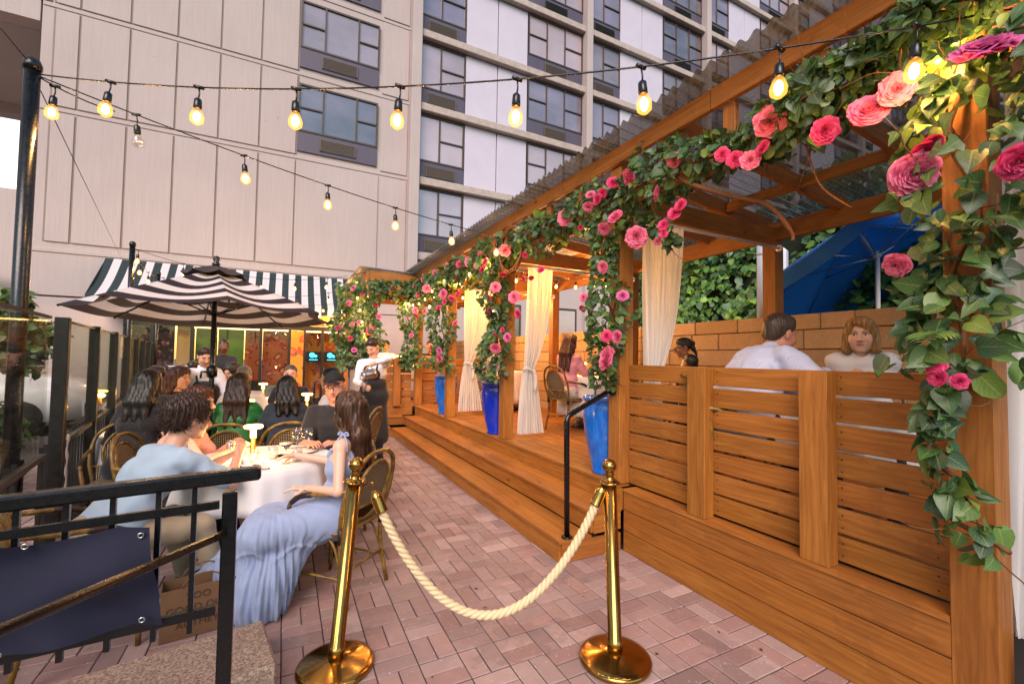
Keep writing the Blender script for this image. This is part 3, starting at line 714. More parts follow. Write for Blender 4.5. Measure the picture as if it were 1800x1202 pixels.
def lamp(x, y, z, label, h=.27):
    t = thing('table_lamp', label, 'table lamp', (x, y, z), 'cordless table lamps')
    m = MB(); m.lathe([(.05, 0), (.05, .008), (.018, .014), (.016, h-.03)], (x, y, z), 20); m.build('stem', MT['gold_satin'], t)
    m = MB(); m.lathe([(.0, h-.03), (.058, h-.028), (.066, h-.018), (.06, h-.006), (0, h)], (x, y, z), 24); m.build('lamp_shade', MT['lamp_glow'], t)
    m = MB(); m.lathe([(.019, h-.10), (.02, h-.032)], (x, y, z), 16); m.build('light_ring', MT['lamp_glow'], t)
    pl('table_lamp_light', (x, y, z+h-.07), 3.6, (1, .62, .25), .03).parent = t
    t.children[-1].location = (0, 0, h-.07); 
def wine_glass(x, y, z, label, fill=.0):
    t = thing('wine_glass', label, 'wine glass', (x, y, z), 'wine glasses')
    m = MB(); m.lathe([(.034, 0), (.034, .002), (.006, .006), (.004, .05), (.004, .09), (.02, .10), (.036, .125), (.04, .15), (.036, .18), (.031, .205)], (x, y, z), 20); m.build('bowl', MT['clear_glass'], t)
def tumbler(x, y, z, label, glow=False, h=.09, r=.036):
    t = thing('tumbler', label, 'glass', (x, y, z), 'water tumblers and candle glasses')
    m = MB(); m.lathe([(r*.85, 0), (r, h), (r-.003, h), (r*.82, .006)], (x, y, z), 18); m.build('glass_body', MT['clear_glass'], t)
    if glow: m = MB(); m.lathe([(.0, .008), (.022, .008), (.022, .03), (.0, .032)], (x, y, z), 14); m.build('candle', MT['foam'], t); m = MB(); m.lathe([(.0, .033), (.007, .042), (.004, .055), (0, .062)], (x, y, z), 8); m.build('flame', MT['candle_glow'], t); q = pl('candle_light', (0, 0, 0), 1.1, (1, .55, .2), .02); q.parent = t; q.location = (0, 0, .075)
    else: m = MB(); m.lathe([(0, .007), (r*.8, .007), (r*.9, h*.7), (0, h*.7)], (x, y, z), 14); m.build('water', MT['clear_glass'], t)
# front table
table(-.12, 3.72, .46, 'round dining table under the striped umbrella, nearest the railing', lab2='white tablecloth of the nearest round table', drop=.26)
lamp(-.19, 3.86, .754, 'glowing disc-topped lamp on the nearest round table', .22)
m = MB(); m.lathe([(.03, 0), (.03, .002), (.004, .006), (.004, .08), (.05, .145), (.048, .145), (.006, .088)], (.03, 3.45, .754), 22); o = thing('martini_glass', 'martini glass with dark cocktail and pale foam by the woman’s hand', 'cocktail glass', (.03, 3.45, .754)); m.build('bowl', MT['clear_glass'], o)
m = MB(); m.lathe([(.0, .086), (.038, .129), (.0, .129)], (.03, 3.45, .754), 20); m.build('drink', MT['cocktail'], o); m = MB(); m.lathe([(0, .13), (.040, .13), (.044, .138), (0, .139)], (.03, 3.45, .754), 20); m.build('foam', MT['foam'], o)
wine_glass(.10, 3.68, .754, 'left wine glass of the pair on the nearest table'); wine_glass(.17, 3.60, .754, 'right wine glass of the pair on the nearest table')
tumbler(-.05, 3.62, .754, 'full water tumbler between lamp and martini glass'); tumbler(.10, 3.48, .754, 'short water tumbler right of the martini glass')
tumbler(-.17, 3.55, .754, 'lit candle glass in front of the lamp on the nearest table', True); tumbler(-.27, 3.68, .754, 'lit candle glass by the man’s hand', True); tumbler(-.12, 3.48, .754, 'candle tumbler at the near edge of the nearest table', True); tumbler(-.33, 3.86, .754, 'tall tumbler by the woman in pink', False, .11)
m = MB(); m.lathe([(0, 0), (.09, .0), (.135, .012), (.137, .015), (.09, .005), (0, .004)], (.12, 3.8, .754), 32); m.build('plate', MT['white_ceramic'], label='white round plate at the far right of the nearest table', cat='plate', origin=(.12, 3.8, .754))
m = MB(); m.box((.03, 3.66, .76), (.075, .15, .01), rz=.9, bev=.003); m.build('smartphone', MT['phone_black'], label='black smartphone lying by the plate', cat='phone', origin=(.03, 3.66, .76))
m = MB()
m.sheet(lambda u, v: (-.18+(u-.5)*.2+.02*math.sin(9*v), 3.36+(v-.5)*.14, .765+.035*abs(math.sin(7*u+3*v))*math.sin(math.pi*u)**.5+.02*math.sin(11*v+2*u)*math.sin(math.pi*v)), 18, 14)
m.build('napkin', MT['linen_white'], label='crumpled white napkin at the near edge of the nearest table', cat='napkin', origin=(-.18, 3.36, .76))
# other patio tables
table(-.18, 5.62, .42, 'second patio table between the woman in green and the grey-haired man', drop=.3, lab2='white cloth on the second patio table')
table(.32, 6.2, .38, 'patio table with a lit lamp beside the waiter', drop=.3, lab2='white cloth under the lamp beside the waiter')
lamp(.27, 6.15, .754, 'glowing disc lamp beside the man in the white shirt')
lamp(-.33, 5.45, .754, 'glowing lamp behind the woman in green'); lamp(-1.25, 5.35, .754, 'glowing lamp by the glass screen')
table(-1.22, 5.4, .3, 'small table by the glass screen behind the curly-haired man', lab2='white cloth hanging by the glass screen')
table(-.35, 8.6, .36, 'far patio table with candles', lab2='white cloth on the far patio table'); lamp(-.3, 8.5, .754, 'small glowing lamp on the far patio table')
table(-1.5, 7.6, .36, 'far left patio table by the screen', lab2='white cloth on the far left patio table'); lamp(-1.6, 7.4, .754, 'small glowing lamp on the far left table')
wine_glass(-.02, 5.55, .754, 'wine glass left of the lamp behind the woman in denim'); tumbler(-.12, 5.3, .754, 'amber beer glass beside the woman in denim', False, .13, .035)
# deck tables
table(4.05, 5.35, .42, 'deck table beside the woman in the pink shirt', .5, 'white cloth of the deck table with the amber lamp', .55); lamp(3.98, 5.42, 1.254, 'amber glowing lamp on the deck table', .2)
for i, (x, y, g) in enumerate(((3.88, 5.25, True), (3.96, 5.2, True), (4.06, 5.18, False), (4.1, 5.3, True))): tumbler(x, y, 1.254, ['left', 'second', 'third', 'right-hand'][i]+' glass in the cluster on the amber-lit deck table', g)
m = MB(); m.lathe([(.03, 0), (.03, .12), (.012, .17), (.012, .21), (0, .212)], (4.15, 5.05, 1.254), 14); m.build('bottle', simple('amber_glass', '#b06a1c', .1), label='amber bottle on the deck table behind the rattan chair', cat='bottle', origin=(4.15, 5.05, 1.254))
table(3.78, 7.75, .4, 'deck table behind the grey-shirted man', .5, 'white cloth on the deck table behind the flowered post', .6)
table(3.22, 1.62, .4, 'deck table between the striped-shirt man and the blonde woman', .5, 'white cloth seen through the deck fence slats', .4, (.5, .6))
table(2.5, 10.5, .4, 'table on the far deck behind the waiter', .5, 'white cloth on the far deck table'); lamp(2.35, 10.3, 1.254, 'glowing lamp on the far deck table')
for i in range(4): tumbler(2.3+i*.12, 10.15, 1.254, ['first', 'second', 'third', 'fourth'][i]+' candle glass from the left on the far deck table', True)
# ---------------------------------------------------------------- chairs
chair(.33, 3.12, -44, 'rattan bistro chair of the woman in the blue dress, right behind the left brass stanchion')
chair(-.9, 3.0, 58, 'rattan bistro chair of the curly-haired man, behind the black railing')
chair(-.40, 4.80, 4, 'rattan bistro chair holding the woman in green, back to the viewer')
chair(.05, 4.72, -2, 'rattan bistro chair holding the woman in the denim jacket')
chair(.50, 4.25, 190, 'rattan bistro chair under the man in the black cap'); chair(-.72, 4.15, 100, 'rattan bistro chair under the woman in the pink dotted top')
chair(.72, 5.5, -60, 'rattan bistro chair under the man in the white shirt'); chair(-1.12, 4.62, 170, 'brown rattan chair with round back near the glass screen')
chair(-.42, 6.3, 180, 'rattan chair under the grey-haired man'); chair(.1, 7.0, 180, 'rattan chair under the man facing the viewer')
chair(-.72, 7.6, 30, 'pale striped chair standing beside the dark-clothed man at the back', .0, True)
chair(3.62, 5.25, 80, 'dark rattan chair holding the woman in the pink shirt on the deck', .5); chair(3.95, 4.62, 10, 'empty rattan chair with its woven back to the blue planter', .5)
chair(3.42, 7.45, 75, 'pale-backed rattan chair beside the cream curtain and blue planter', .5, True); chair(4.15, 3.75, -110, 'deck chair under the woman with the ponytail', .5, True)
chair(2.80, 2.08, 118, 'deck chair under the man in the striped shirt', .5, True); chair(3.58, 1.62, -113, 'deck chair under the blonde woman', .5, True)
# ---------------------------------------------------------------- stanchions and rope
def stanchion(x, y, label, top):
    t = thing('stanchion', label, 'stanchion', (x, y, 0), 'brass rope stanchions')
    m = MB(); m.lathe([(0, .0), (.172, .0), (.178, .006), (.178, .018), (.172, .026), (.15, .032), (.06, .05), (.034, .056), (0, .056)], (x, y, 0), 64); m.build('base', MT['brass'], t)
    tp = Vector(top); b = Vector((x, y, .05)); d = (tp-b).normalized(); z = Vector((0, 0, 1)); Rm = z.rotation_difference(d).to_matrix(); ln = (tp-b).length-.12
    m = MB(); m.lathe([(.038, 0), (.038, .06), (.033, .062), (.033, ln)], b, 28, M=Rm); m.build('pole', MT['brass'], t)
    m = MB(); c = b+d*ln; m.lathe([(.033, 0), (.05, .004), (.052, .010), (.046, .014), (.03, .02), (.022, .03), (.018, .045), (.026, .05), (.02, .056)]+[(.036*math.sin(a), .09-.036*math.cos(a)) for a in [math.pi*k/14 for k in range(3, 15)]], c, 32, M=Rm); m.build('finial', MT['brass'], t)
    m = MB()
    for k in range(3): a = 2.1*k+.4; m.tube([c+Rm @ Vector((math.cos(a)*.045+.012*math.cos(q), math.sin(a)*.045+.012*math.sin(q), .012)) for q in [2*math.pi*i/10 for i in range(10)]], .0035, 6, closed=True)
    m.build('ring', MT['brass'], t); return c
cL = stanchion(.264, 2.322, 'left brass stanchion, leaning slightly, in front of the blue dress', (.333, 2.30, .995)); cR = stanchion(1.516, 1.77, 'right brass stanchion in front of the wooden fence', (1.485, 1.79, .99))
def rope():
    a = Vector((.425, 2.235, .80)); b = Vector((1.445, 1.81, .82)); t = thing('barrier_rope', 'thick twisted cream rope hanging between the two brass stanchions', 'rope', tuple(a))
    n = 130; L_ = (b-a).length; P = []
    for i in range(n+1):
        u = i/n; z = a.z+(b.z-a.z)*u-(.575*(1-(2*u-1)**2)**.92); P.append(Vector((a.x+(b.x-a.x)*u, a.y+(b.y-a.y)*u, z)))
    m = MB(); s = 0; T = (b-a).normalized(); side = T.cross(Vector((0, 0, 1))).normalized()
    S = [0]
    for i in range(n): S.append(S[-1]+(P[i+1]-P[i]).length)
    N = 520
    for k in range(3):
        pts = []
        for j in range(N+1):
            sj = S[-1]*j/N; i = min(n-1, max(0, int(np.searchsorted(S, sj)-1))); w = (sj-S[i])/(S[i+1]-S[i]); p = P[i].lerp(P[i+1], w); tn = (P[i+1]-P[i]).normalized(); up = side.cross(tn)
            an = sj/.10*2*math.pi+k*2*math.pi/3; pts.append(p+(side*math.cos(an)+up*math.sin(an))*.0105)
        m.tube(pts, .0117, 8)
    m.build('twisted_rope', MT['rope_fibre'], t)
    for e, c, nx in ((P[0], cL, P[4]), (P[-1], cR, P[-5])):
        d = (nx-e).normalized(); m = MB(); Rm = Vector((0, 0, 1)).rotation_difference(d).to_matrix()
        m.lathe([(.006, -.05), (.012, -.045), (.024, -.03), (.029, -.01), (.029, .055), (.031, .06), (.027, .062)], e, 20, M=Rm); m.tube(bez([e-d*.045, e-d*.07+Vector((0, 0, .02)), c+(e-c).normalized()*.05+Vector((0, 0, .012))], 5), .004, 6); m.build('hook_ferrule', MT['brass'], t)
rope()
# ---------------------------------------------------------------- black railing with tarp
def railing():
    y = 1.5; t = thing('black_railing', 'black iron railing with a sloping handrail in the left foreground', 'railing', (-.13, y, 0))
    def P(nm, f, mat=None): m = MB(); f(m); return m.build(nm, mat or MT['black_paint'], t)
    dz = lambda x: .045*(x+.05)/.55*-1*0
    zt = lambda x: 1.145+(x+.05)*.02
    P('top_rail', lambda m: m.box((-.62, y, 1.135), (1.14, .045, .036), M=Matrix.Rotation(R_(-2.0), 3, 'Y'), bev=.006, col=(1, 1, 1)))
    P('post', lambda m: m.box((-.125, y+.0, .56), (.036, .036, 1.1), bev=.004, col=(1, 1, 1)))
    P('post', lambda m: m.box((-1.1, y, .56), (.05, .05, 1.1), bev=.004, col=(1, 1, 1)))
    P('mid_rail', lambda m: m.box((-.62, y-.0, 1.06), (.94, .012, .022), M=Matrix.Rotation(R_(-1.8), 3, 'Y'), col=(1, 1, 1)))
    P('lower_rail', lambda m: m.box((-.62, y-.0, .772), (.94, .014, .024), M=Matrix.Rotation(R_(-1.6), 3, 'Y'), col=(1, 1, 1)))
    for x in (-.21, -.29, -.385, -.475, -.565, -.66, -.75, -.84, -.93, -1.02):
        P('baluster', lambda m: m.box((x, y+.013, .93), (.0125, .012, .40), col=(1, 1, 1)))
    P('handrail', lambda m: m.tube([(-.135, 1.47, 1.0), (-.385, 1.0, 1.06), (-.65, .5, 1.125)], .0105, 12))
    return t
railing()
m = MB(); m.sheet(lambda u, v: (-.98+.68*u+.035*v*(u-.0), 1.478-.022*math.sin(8*u+3*v)*(.3+v)-.016*math.sin(19*u-6*v)*v-.012*math.sin(5*u+9*v)-.01, (1.055-.0*u)-(.265+.01*math.sin(7*u))*v-.018*abs(math.sin(math.pi*u*2.2))*(1-v)), 60, 24)
o = m.build('navy_tarp', MT['tarp_navy'], label='dark navy canvas tarp tied along the black railing', cat='tarp', origin=(-.6, 1.48, .9))
for (x, z) in ((-.315, 1.03), (-.305, .815), (-.565, .80), (-.53, 1.04)):
    m = MB(); m.tube([(x+.006*math.cos(a), 1.462, z+.006*math.sin(a)) for a in [2*math.pi*k/12 for k in range(12)]], .002, 6, closed=True); m.build('eyelet', MT['steel'], o)
# step handrail on the deck
t = thing('step_handrail', 'black tubular handrail between the bottom step and the first post', 'handrail', (1.92, 2.78, .166))
m = MB(); m.tube([(1.92, 2.79, .17), (1.90, 2.78, 1.03), (1.905, 2.78, 1.055), (1.93, 2.785, 1.08), (2.36, 2.855, 1.245), (2.42, 2.86, 1.25)], .021, 14); m.build('rail', MT['black_paint'], t)
m = MB(); m.lathe([(.042, 0), (.042, .008), (.024, .012)], (1.92, 2.79, .168), 16); m.build('foot_flange', MT['black_paint'], t)
m = MB(); m.lathe([(.045, 0), (.045, .014), (.03, .018)], (2.405, 2.86, 1.25), 18, M=Matrix.Rotation(R_(-90), 3, 'Y')); m.build('wall_flange', MT['black_paint'], t)
t = thing('step_handrail', 'black handrail sloping down left of the far steps', 'handrail', (1.2, 8.4, 0))
m = MB(); m.tube([(1.5, 8.9, 1.5), (.5, 8.9, 1.0), (.5, 8.9, 0)], .02, 10); m.build('rail', MT['black_paint'], t); m = MB(); m.tube([(1.1, 8.9, 1.3), (1.1, 8.9, .1)], .015, 8); m.build('post', MT['black_paint'], t)
# ---------------------------------------------------------------- planters
PB = Mat('cobalt_glaze'); _v = PB.coord('Object', (1, 1, .25)); _n = PB.noise(_v, 26, 5, .7); PB.col(PB.ramp(_n, [(.2, '#0c48a0'), (.5, '#1a66c8'), (.85, '#3f8fe0')])); PB.set(Roughness=.12); PB.b.inputs['Coat Weight'].default_value = .6
PB2 = Mat('deep_blue_glaze'); PB2.col('#1530b0'); PB2.set(Roughness=.1); PB2.b.inputs['Coat Weight'].default_value = .5
simple('soil', '#241a12', .95, nsc=30, bump=.6)
for x, y, mm, lb in ((2.575, 3.15, PB.m, 'tall bright blue glazed planter on the deck by the first flowered post'), (2.535, 5.36, PB2.m, 'tall deep blue planter beside the second flowered post'), (2.58, 7.58, PB.m, 'blue planter beside the third flowered post')):
    t = thing('planter', lb, 'planter', (x, y, .5), 'tall blue planters')
    m = MB(); m.lathe([(0, .0), (.118, .0), (.124, .02), (.116, .035), (.155, .18), (.19, .36), (.203, .5), (.196, .6), (.192, .63), (.206, .64), (.21, .658), (.204, .672), (.18, .672), (.17, .64)], (x, y, .5), 40); m.build('pot', mm, t)
    m = MB(); m.lathe([(0, .63), (.175, .63)], (x, y, .5), 20); m.build('soil', MT['soil'], t)
# ---------------------------------------------------------------- curtains
SH = Mat('sheer_cloth'); SH.col('#ececec'); SH.set(Roughness=.9); _tl = SH.new('BsdfTranslucent'); _tl.inputs[0].default_value = (.82, .81, .80, 1); _m1 = SH.new('MixShader'); _m1.inputs[0].default_value = .5; _tr = SH.new('BsdfTransparent'); _m2 = SH.new('MixShader')
_w = SH.noise(SH.coord('Object', (1, 1, .05)), 30, 3); SH.ln(SH.math('MULTIPLY_ADD', _w, .3, .05), _m2.inputs[0]); SH.ln(SH.b.outputs[0], _m1.inputs[1]); SH.ln(_tl.outputs[0], _m1.inputs[2]); SH.ln(_m1.outputs[0], _m2.inputs[1]); SH.ln(_tr.outputs[0], _m2.inputs[2]); SH.ln(_m2.outputs[0], SH.o.inputs[0])
def curtain(label, y, x0, x1, xt, zt, ztie, zb, xb0, xb1, tie=True):
    """hangs across x at constant y; gathered to xt at ztie"""
    t = thing('curtain', label, 'curtain', (x0, y, zt), 'sheer cream curtains'); m = MB()
    def prof(v):
        z = zt+(zb-zt)*v; q = (zt-z)/(zt-ztie)
        if q < 1: s = q**1.7; a = x0+(xt-.05-x0)*s; b = x1+(xt+.055-x1)*(q**2.6); 
        else:
            s = min(1, (q-1)*(zt-ztie)/(ztie-zb)); s = s**.6; a = xt-.05+(xb0-xt+.05)*s; b = xt+.055+(xb1-xt-.055)*s
        return a, b, z
    def f(u, v):
        a, b, z = prof(v); n = 9; fold = .022*math.sin(2*math.pi*n*u+1.5*math.sin(3*v))+.010*math.sin(2*math.pi*n*2.3*u+2)
        return (a+(b-a)*u+.004*math.sin(40*u), y+fold*(1.1+.5*v), z)
    m.sheet(f, 110, 44); m.build('drape', SH.m, t)
    if tie: m = MB(); m.tube([(xt+.065*math.cos(a), y+.04*math.sin(a), ztie+.015*math.sin(2*a)) for a in [2*math.pi*k/18 for k in range(18)]], .022, 6, closed=True); m.tube(bez([(xt+.04, y-.05, ztie), (xt+.07, y-.06, ztie-.12), (xt+.06, y-.06, ztie-.26)], 4), [.024]*8+[.016], 6); m.build('tie', SH.m, t)
    return t
curtain('sheer cream curtain gathered behind the slat fence, beside the blue umbrella', 2.74, 2.63, 3.06, 2.72, 2.66, 1.35, .54, 2.62, 2.84, False)
curtain('sheer cream curtain tied at waist height behind the second flowered post', 4.86, 2.72, 3.06, 2.74, 2.66, 1.36, .56, 2.60, 2.95)
curtain('wide sheer cream curtain tied beside the third flowered post', 6.98, 2.68, 3.18, 2.76, 2.66, 1.40, .60, 2.60, 3.02)
curtain('sheer cream curtain hanging behind the nearest corner post at the right edge', .648, 2.6, 3.1, 2.66, 2.66, .9, .42, 2.62, 2.95, False)
# ---------------------------------------------------------------- striped umbrella
UM = Mat('umbrella_canvas'); _tc = UM.new('TexCoord'); _sp = UM.new('SeparateXYZ'); UM.ln(_tc.outputs['UV'], _sp.inputs[0]); _k = UM.math('GREATER_THAN', UM.math('FRACT', UM.math('MULTIPLY_ADD', _sp.outputs[1], 4.0, .0)), .5)
_c = UM.mix('#322a33', '#dcd5d8', _k); UM.col(UM.mix('#e6e2e6', '#2b2632', _k)); UM.set(Roughness=.8); _t = UM.new('BsdfTranslucent'); UM.ln(UM.mix('#b7ada6', '#4e4037', _k), _t.inputs[0]); _mx = UM.new('MixShader'); _mx.inputs[0].default_value = .45; UM.ln(UM.b.outputs[0], _mx.inputs[1]); UM.ln(_t.outputs[0], _mx.inputs[2]); UM.ln(_mx.outputs[0], UM.o.inputs[0]); UM.bump(UM.noise(UM.coord(), 150, 2), .2, .002)
simple('dark_canvas', '#33282c', .8)
def umbrella(cx, cy, R0, zr, za, rot, tilt, label):
    t = thing('patio_umbrella', label, 'umbrella', (cx, cy, 0))
    T = Matrix.Rotation(tilt[1], 3, Vector((tilt[0], tilt[2], 0)).normalized()) if tilt[1] else Matrix.Identity(3); c0 = Vector((cx, cy, za))
    def pt(u, rr):
        a = u*8; k = int(a) % 8; f = a-int(a); a0 = rot+k*math.pi/4; p0 = Vector((math.cos(a0), math.sin(a0), 0)); p1 = Vector((math.cos(a0+math.pi/4), math.sin(a0+math.pi/4), 0))
        e = p0.lerp(p1, f); sag = math.sin(math.pi*f); e = e*(1-.05*sag*rr)*R0
        z = -(za-zr)*(rr**1.12)-.05*sag*math.sin(math.pi*min(1, rr*.8))-.0*rr
        return c0+T @ Vector((e.x*rr, e.y*rr, z))
    m = MB(); m.sheet(lambda u, v: pt(min(u, .99999), .16+.84*v), 64, 20); m.build('canopy', UM.m, t)
    m = MB(); m.sheet(lambda u, v: pt(min(u, .99999), .02+.24*v)+Vector((0, 0, .055)), 64, 5); m.build('vent_cap', MT['dark_canvas'], t)
    for k in range(8):
        m = MB(); m.tube([pt(k/8+1e-6, .03)-Vector((0, 0, .02)), pt(k/8+1e-6, .5)-Vector((0, 0, .018)), pt(k/8+1e-6, .995)-Vector((0, 0, .012))], .008, 6); m.build('rib', MT['black_paint'], t)
        m = MB(); m.tube([c0+Vector((0, 0, -.42)), pt(k/8+1e-6, .5)-Vector((0, 0, .02))], .006, 6); m.build('strut', MT['black_paint'], t)
    m = MB(); m.tube([(cx, cy, .03), (cx, cy, za-.02)], .021, 14); m.build('pole', MT['black_paint'], t)
    m = MB(); m.lathe([(.021, -.06), (.042, -.045), (.045, .04), (.021, .06)], (cx, cy, 1.33), 14); m.tube([(cx-.03, cy, 1.33), (cx-.08, cy-.01, 1.33), (cx-.085, cy-.01, 1.27)], .01, 8); m.build('crank', MT['black_paint'], t)
    m = MB(); m.lathe([(.03, 0), (.036, .02), (.02, .04), (.03, .065), (.024, .09), (0, .1)], c0+Vector((0, 0, .045)), 14); m.build('finial', MT['black_paint'], t)
    m = MB(); m.lathe([(0, 0), (.24, 0), (.24, .03), (.05, .05), (.03, .25)], (cx, cy, 0), 20); m.build('base', MT['black_metal'], t)
umbrella(-.60, 4.98, 1.04, 1.86, 2.28, R_(12), (1, R_(-2.6), 0), 'large round patio umbrella with dark and white stripes over the nearest table')
# blue tilted umbrella beyond the wall
simple('blue_canvas', '#0f6fd0', .75, nsc=4, namt=.1)
BC = Mat('blue_canvas2'); BC.col('#0a66c2'); BC.set(Roughness=.8); _t = BC.new('BsdfTranslucent'); _t.inputs[0].default_value = (.01, .10, .45, 1); _mx = BC.new('MixShader'); _mx.inputs[0].default_value = .35; BC.ln(BC.b.outputs[0], _mx.inputs[1]); BC.ln(_t.outputs[0], _mx.inputs[2]); BC.ln(_mx.outputs[0], BC.o.inputs[0])
def blue_umbrella(hub, tip, label):
    hub = Vector(hub); t = thing('blue_umbrella', label, 'umbrella', (hub.x, hub.y, 0))
    ax = Vector(tip).normalized(); Rm = Vector((0, 0, 1)).rotation_difference(ax).to_matrix(); R0 = 1.41
    def pt(k, r): 
        k8 = int(k) % 8; f = k-int(k); a0 = k8*math.pi/4+.35; p = Vector((math.cos(a0), math.sin(a0), 0)).lerp(Vector((math.cos(a0+math.pi/4), math.sin(a0+math.pi/4), 0)), f)*R0*r
        return hub+Rm @ Vector((p.x, p.y, .50-.50*r**1.1-.04*math.sin(math.pi*f)*r))
    m = MB(); m.sheet(lambda u, v: pt(min(u*8, 7.9999), v), 64, 12); m.sheet(lambda u, v: pt(min(u*8, 7.9999), 1.0)+(Rm @ Vector((0, 0, -.17*v))), 64, 2); m.build('canopy', BC.m, t)
    for k in range(8):
        m = MB(); m.tube([pt(k, .02)-ax*.02, pt(k, 1)-ax*.015], .008, 6); m.build('rib', MT['steel'], t)
        m = MB(); m.tube([hub-ax*.02, pt(k, .55)-ax*.02], .007, 6); m.build('strut', MT['steel'], t)
    m = MB(); m.tube([(hub.x, hub.y, 0), hub-ax*.03], .024, 12); m.tube([hub-ax*.03, hub+ax*.48], .018, 10); m.lathe([(.05, -.03), (.05, .03)], hub, 12, M=Rm); m.build('pole', MT['white_paint'], t)
blue_umbrella((6.2, 2.66, 2.78), (-.05, .48, .875), 'bright blue tilted market umbrella standing beyond the block wall')
# floodlight pole beyond the wall
t = thing('lamp_post', 'grey pole with a white boxy floodlight beyond the wall, left of the back post', 'lamp post', (5.4, 3.55, 0))
m = MB(); m.tube([(5.4, 3.55, 0), (5.4, 3.55, 3.0)], .055, 16); m.lathe([(.058, 0), (.058, .05)], (5.4, 3.55, 2.86), 16); m.build('pole', simple('galvanised', '#9aa3ad', .5), t)
m = MB(); m.box((5.62, 3.5, 2.78), (.16, .26, .36), rz=.3, bev=.04, col=(1, 1, 1)); m.tube([(5.4, 3.55, 2.8), (5.6, 3.5, 2.82)], .02, 8); m.build('floodlight', simple('flood_white', '#cfd6da', .4), t)
# ---------------------------------------------------------------- glass screen and picket fence at the left
def patio_screen():
    P0 = Vector((-1.00, 1.95, 0)); d = Vector((-.152, .988, 0)).normalized()
    P0 = Vector((-1.29, 3.9, 0))-d*2.5; t = thing('glass_screen', 'black framed glass wind screen along the left side of the patio', 'glass screen', tuple(P0))
    f = thing('picket_fence', 'low black metal picket fence below the glass screen', 'fence', tuple(P0)); rz = math.atan2(d.y, d.x); nr = Vector((d.y, -d.x, 0))
    for k in range(10):
        p = P0+d*(1.2*k+(.1 if k >= 2 else -.2)); m = MB(); m.box((p.x, p.y, .86), (.07, .07, 1.72), rz=rz, bev=.004, col=(1, 1, 1)); m.build('post', MT['black_metal'], t)
        if k == 9: break
        c = p+d*.6
        m = MB(); m.box((c.x, c.y, 1.30), (1.12, .01, .80), rz=rz, col=(1, 1, 1)); m.build('glass_pane', MT['patio_glass'], t)
        m = MB(); m.box((c.x, c.y, .885), (1.13, .03, .03), rz=rz, col=(1, 1, 1)); m.build('pane_frame', MT['black_metal'], t); m = MB(); m.box((c.x, c.y, 1.70), (1.13, .02, .015), rz=rz, col=(1, 1, 1)); m.build('pane_frame', MT['black_metal'], t)
        q = c-nr*.08
        m = MB(); m.box((q.x, q.y, .80), (1.2, .025, .03), rz=rz, col=(1, 1, 1)); m.build('rail', MT['black_metal'], f); m = MB(); m.box((q.x, q.y, .12), (1.2, .025, .03), rz=rz, col=(1, 1, 1)); m.build('rail', MT['black_metal'], f)
        for j in range(10):
            w = p+d*(.06+j*.12)-nr*.08; m = MB(); m.box((w.x, w.y, .45), (.022, .022, .86), rz=rz, col=(1, 1, 1)); m.build('picket', MT['black_metal'], f)
    return P0, d
patio_screen()
# poles that carry the light strings
def pole(x, y, h, r, label):
    t = thing('light_pole', label, 'pole', (x, y, 0), 'black poles carrying the light strings')
    m = MB(); m.tube([(x, y, 0), (x, y, h)], r, 16); m.build('shaft', MT['black_paint'], t); m = MB(); m.lathe([(r*1.15, 0), (r*1.2, .03), (r*.9, .06), (0, .075)], (x, y, h-.02), 14); m.build('cap', MT['black_paint'], t)
pole(-1.345, 3.5, 3.14, .036, 'tall black pole at the left carrying both long light strings'); pole(-2.06, 8.4, 3.1, .035, 'shorter black pole behind the umbrella'); pole(-2.25, 10.9, 3.05, .03, 'farthest thin pole in front of the awning')
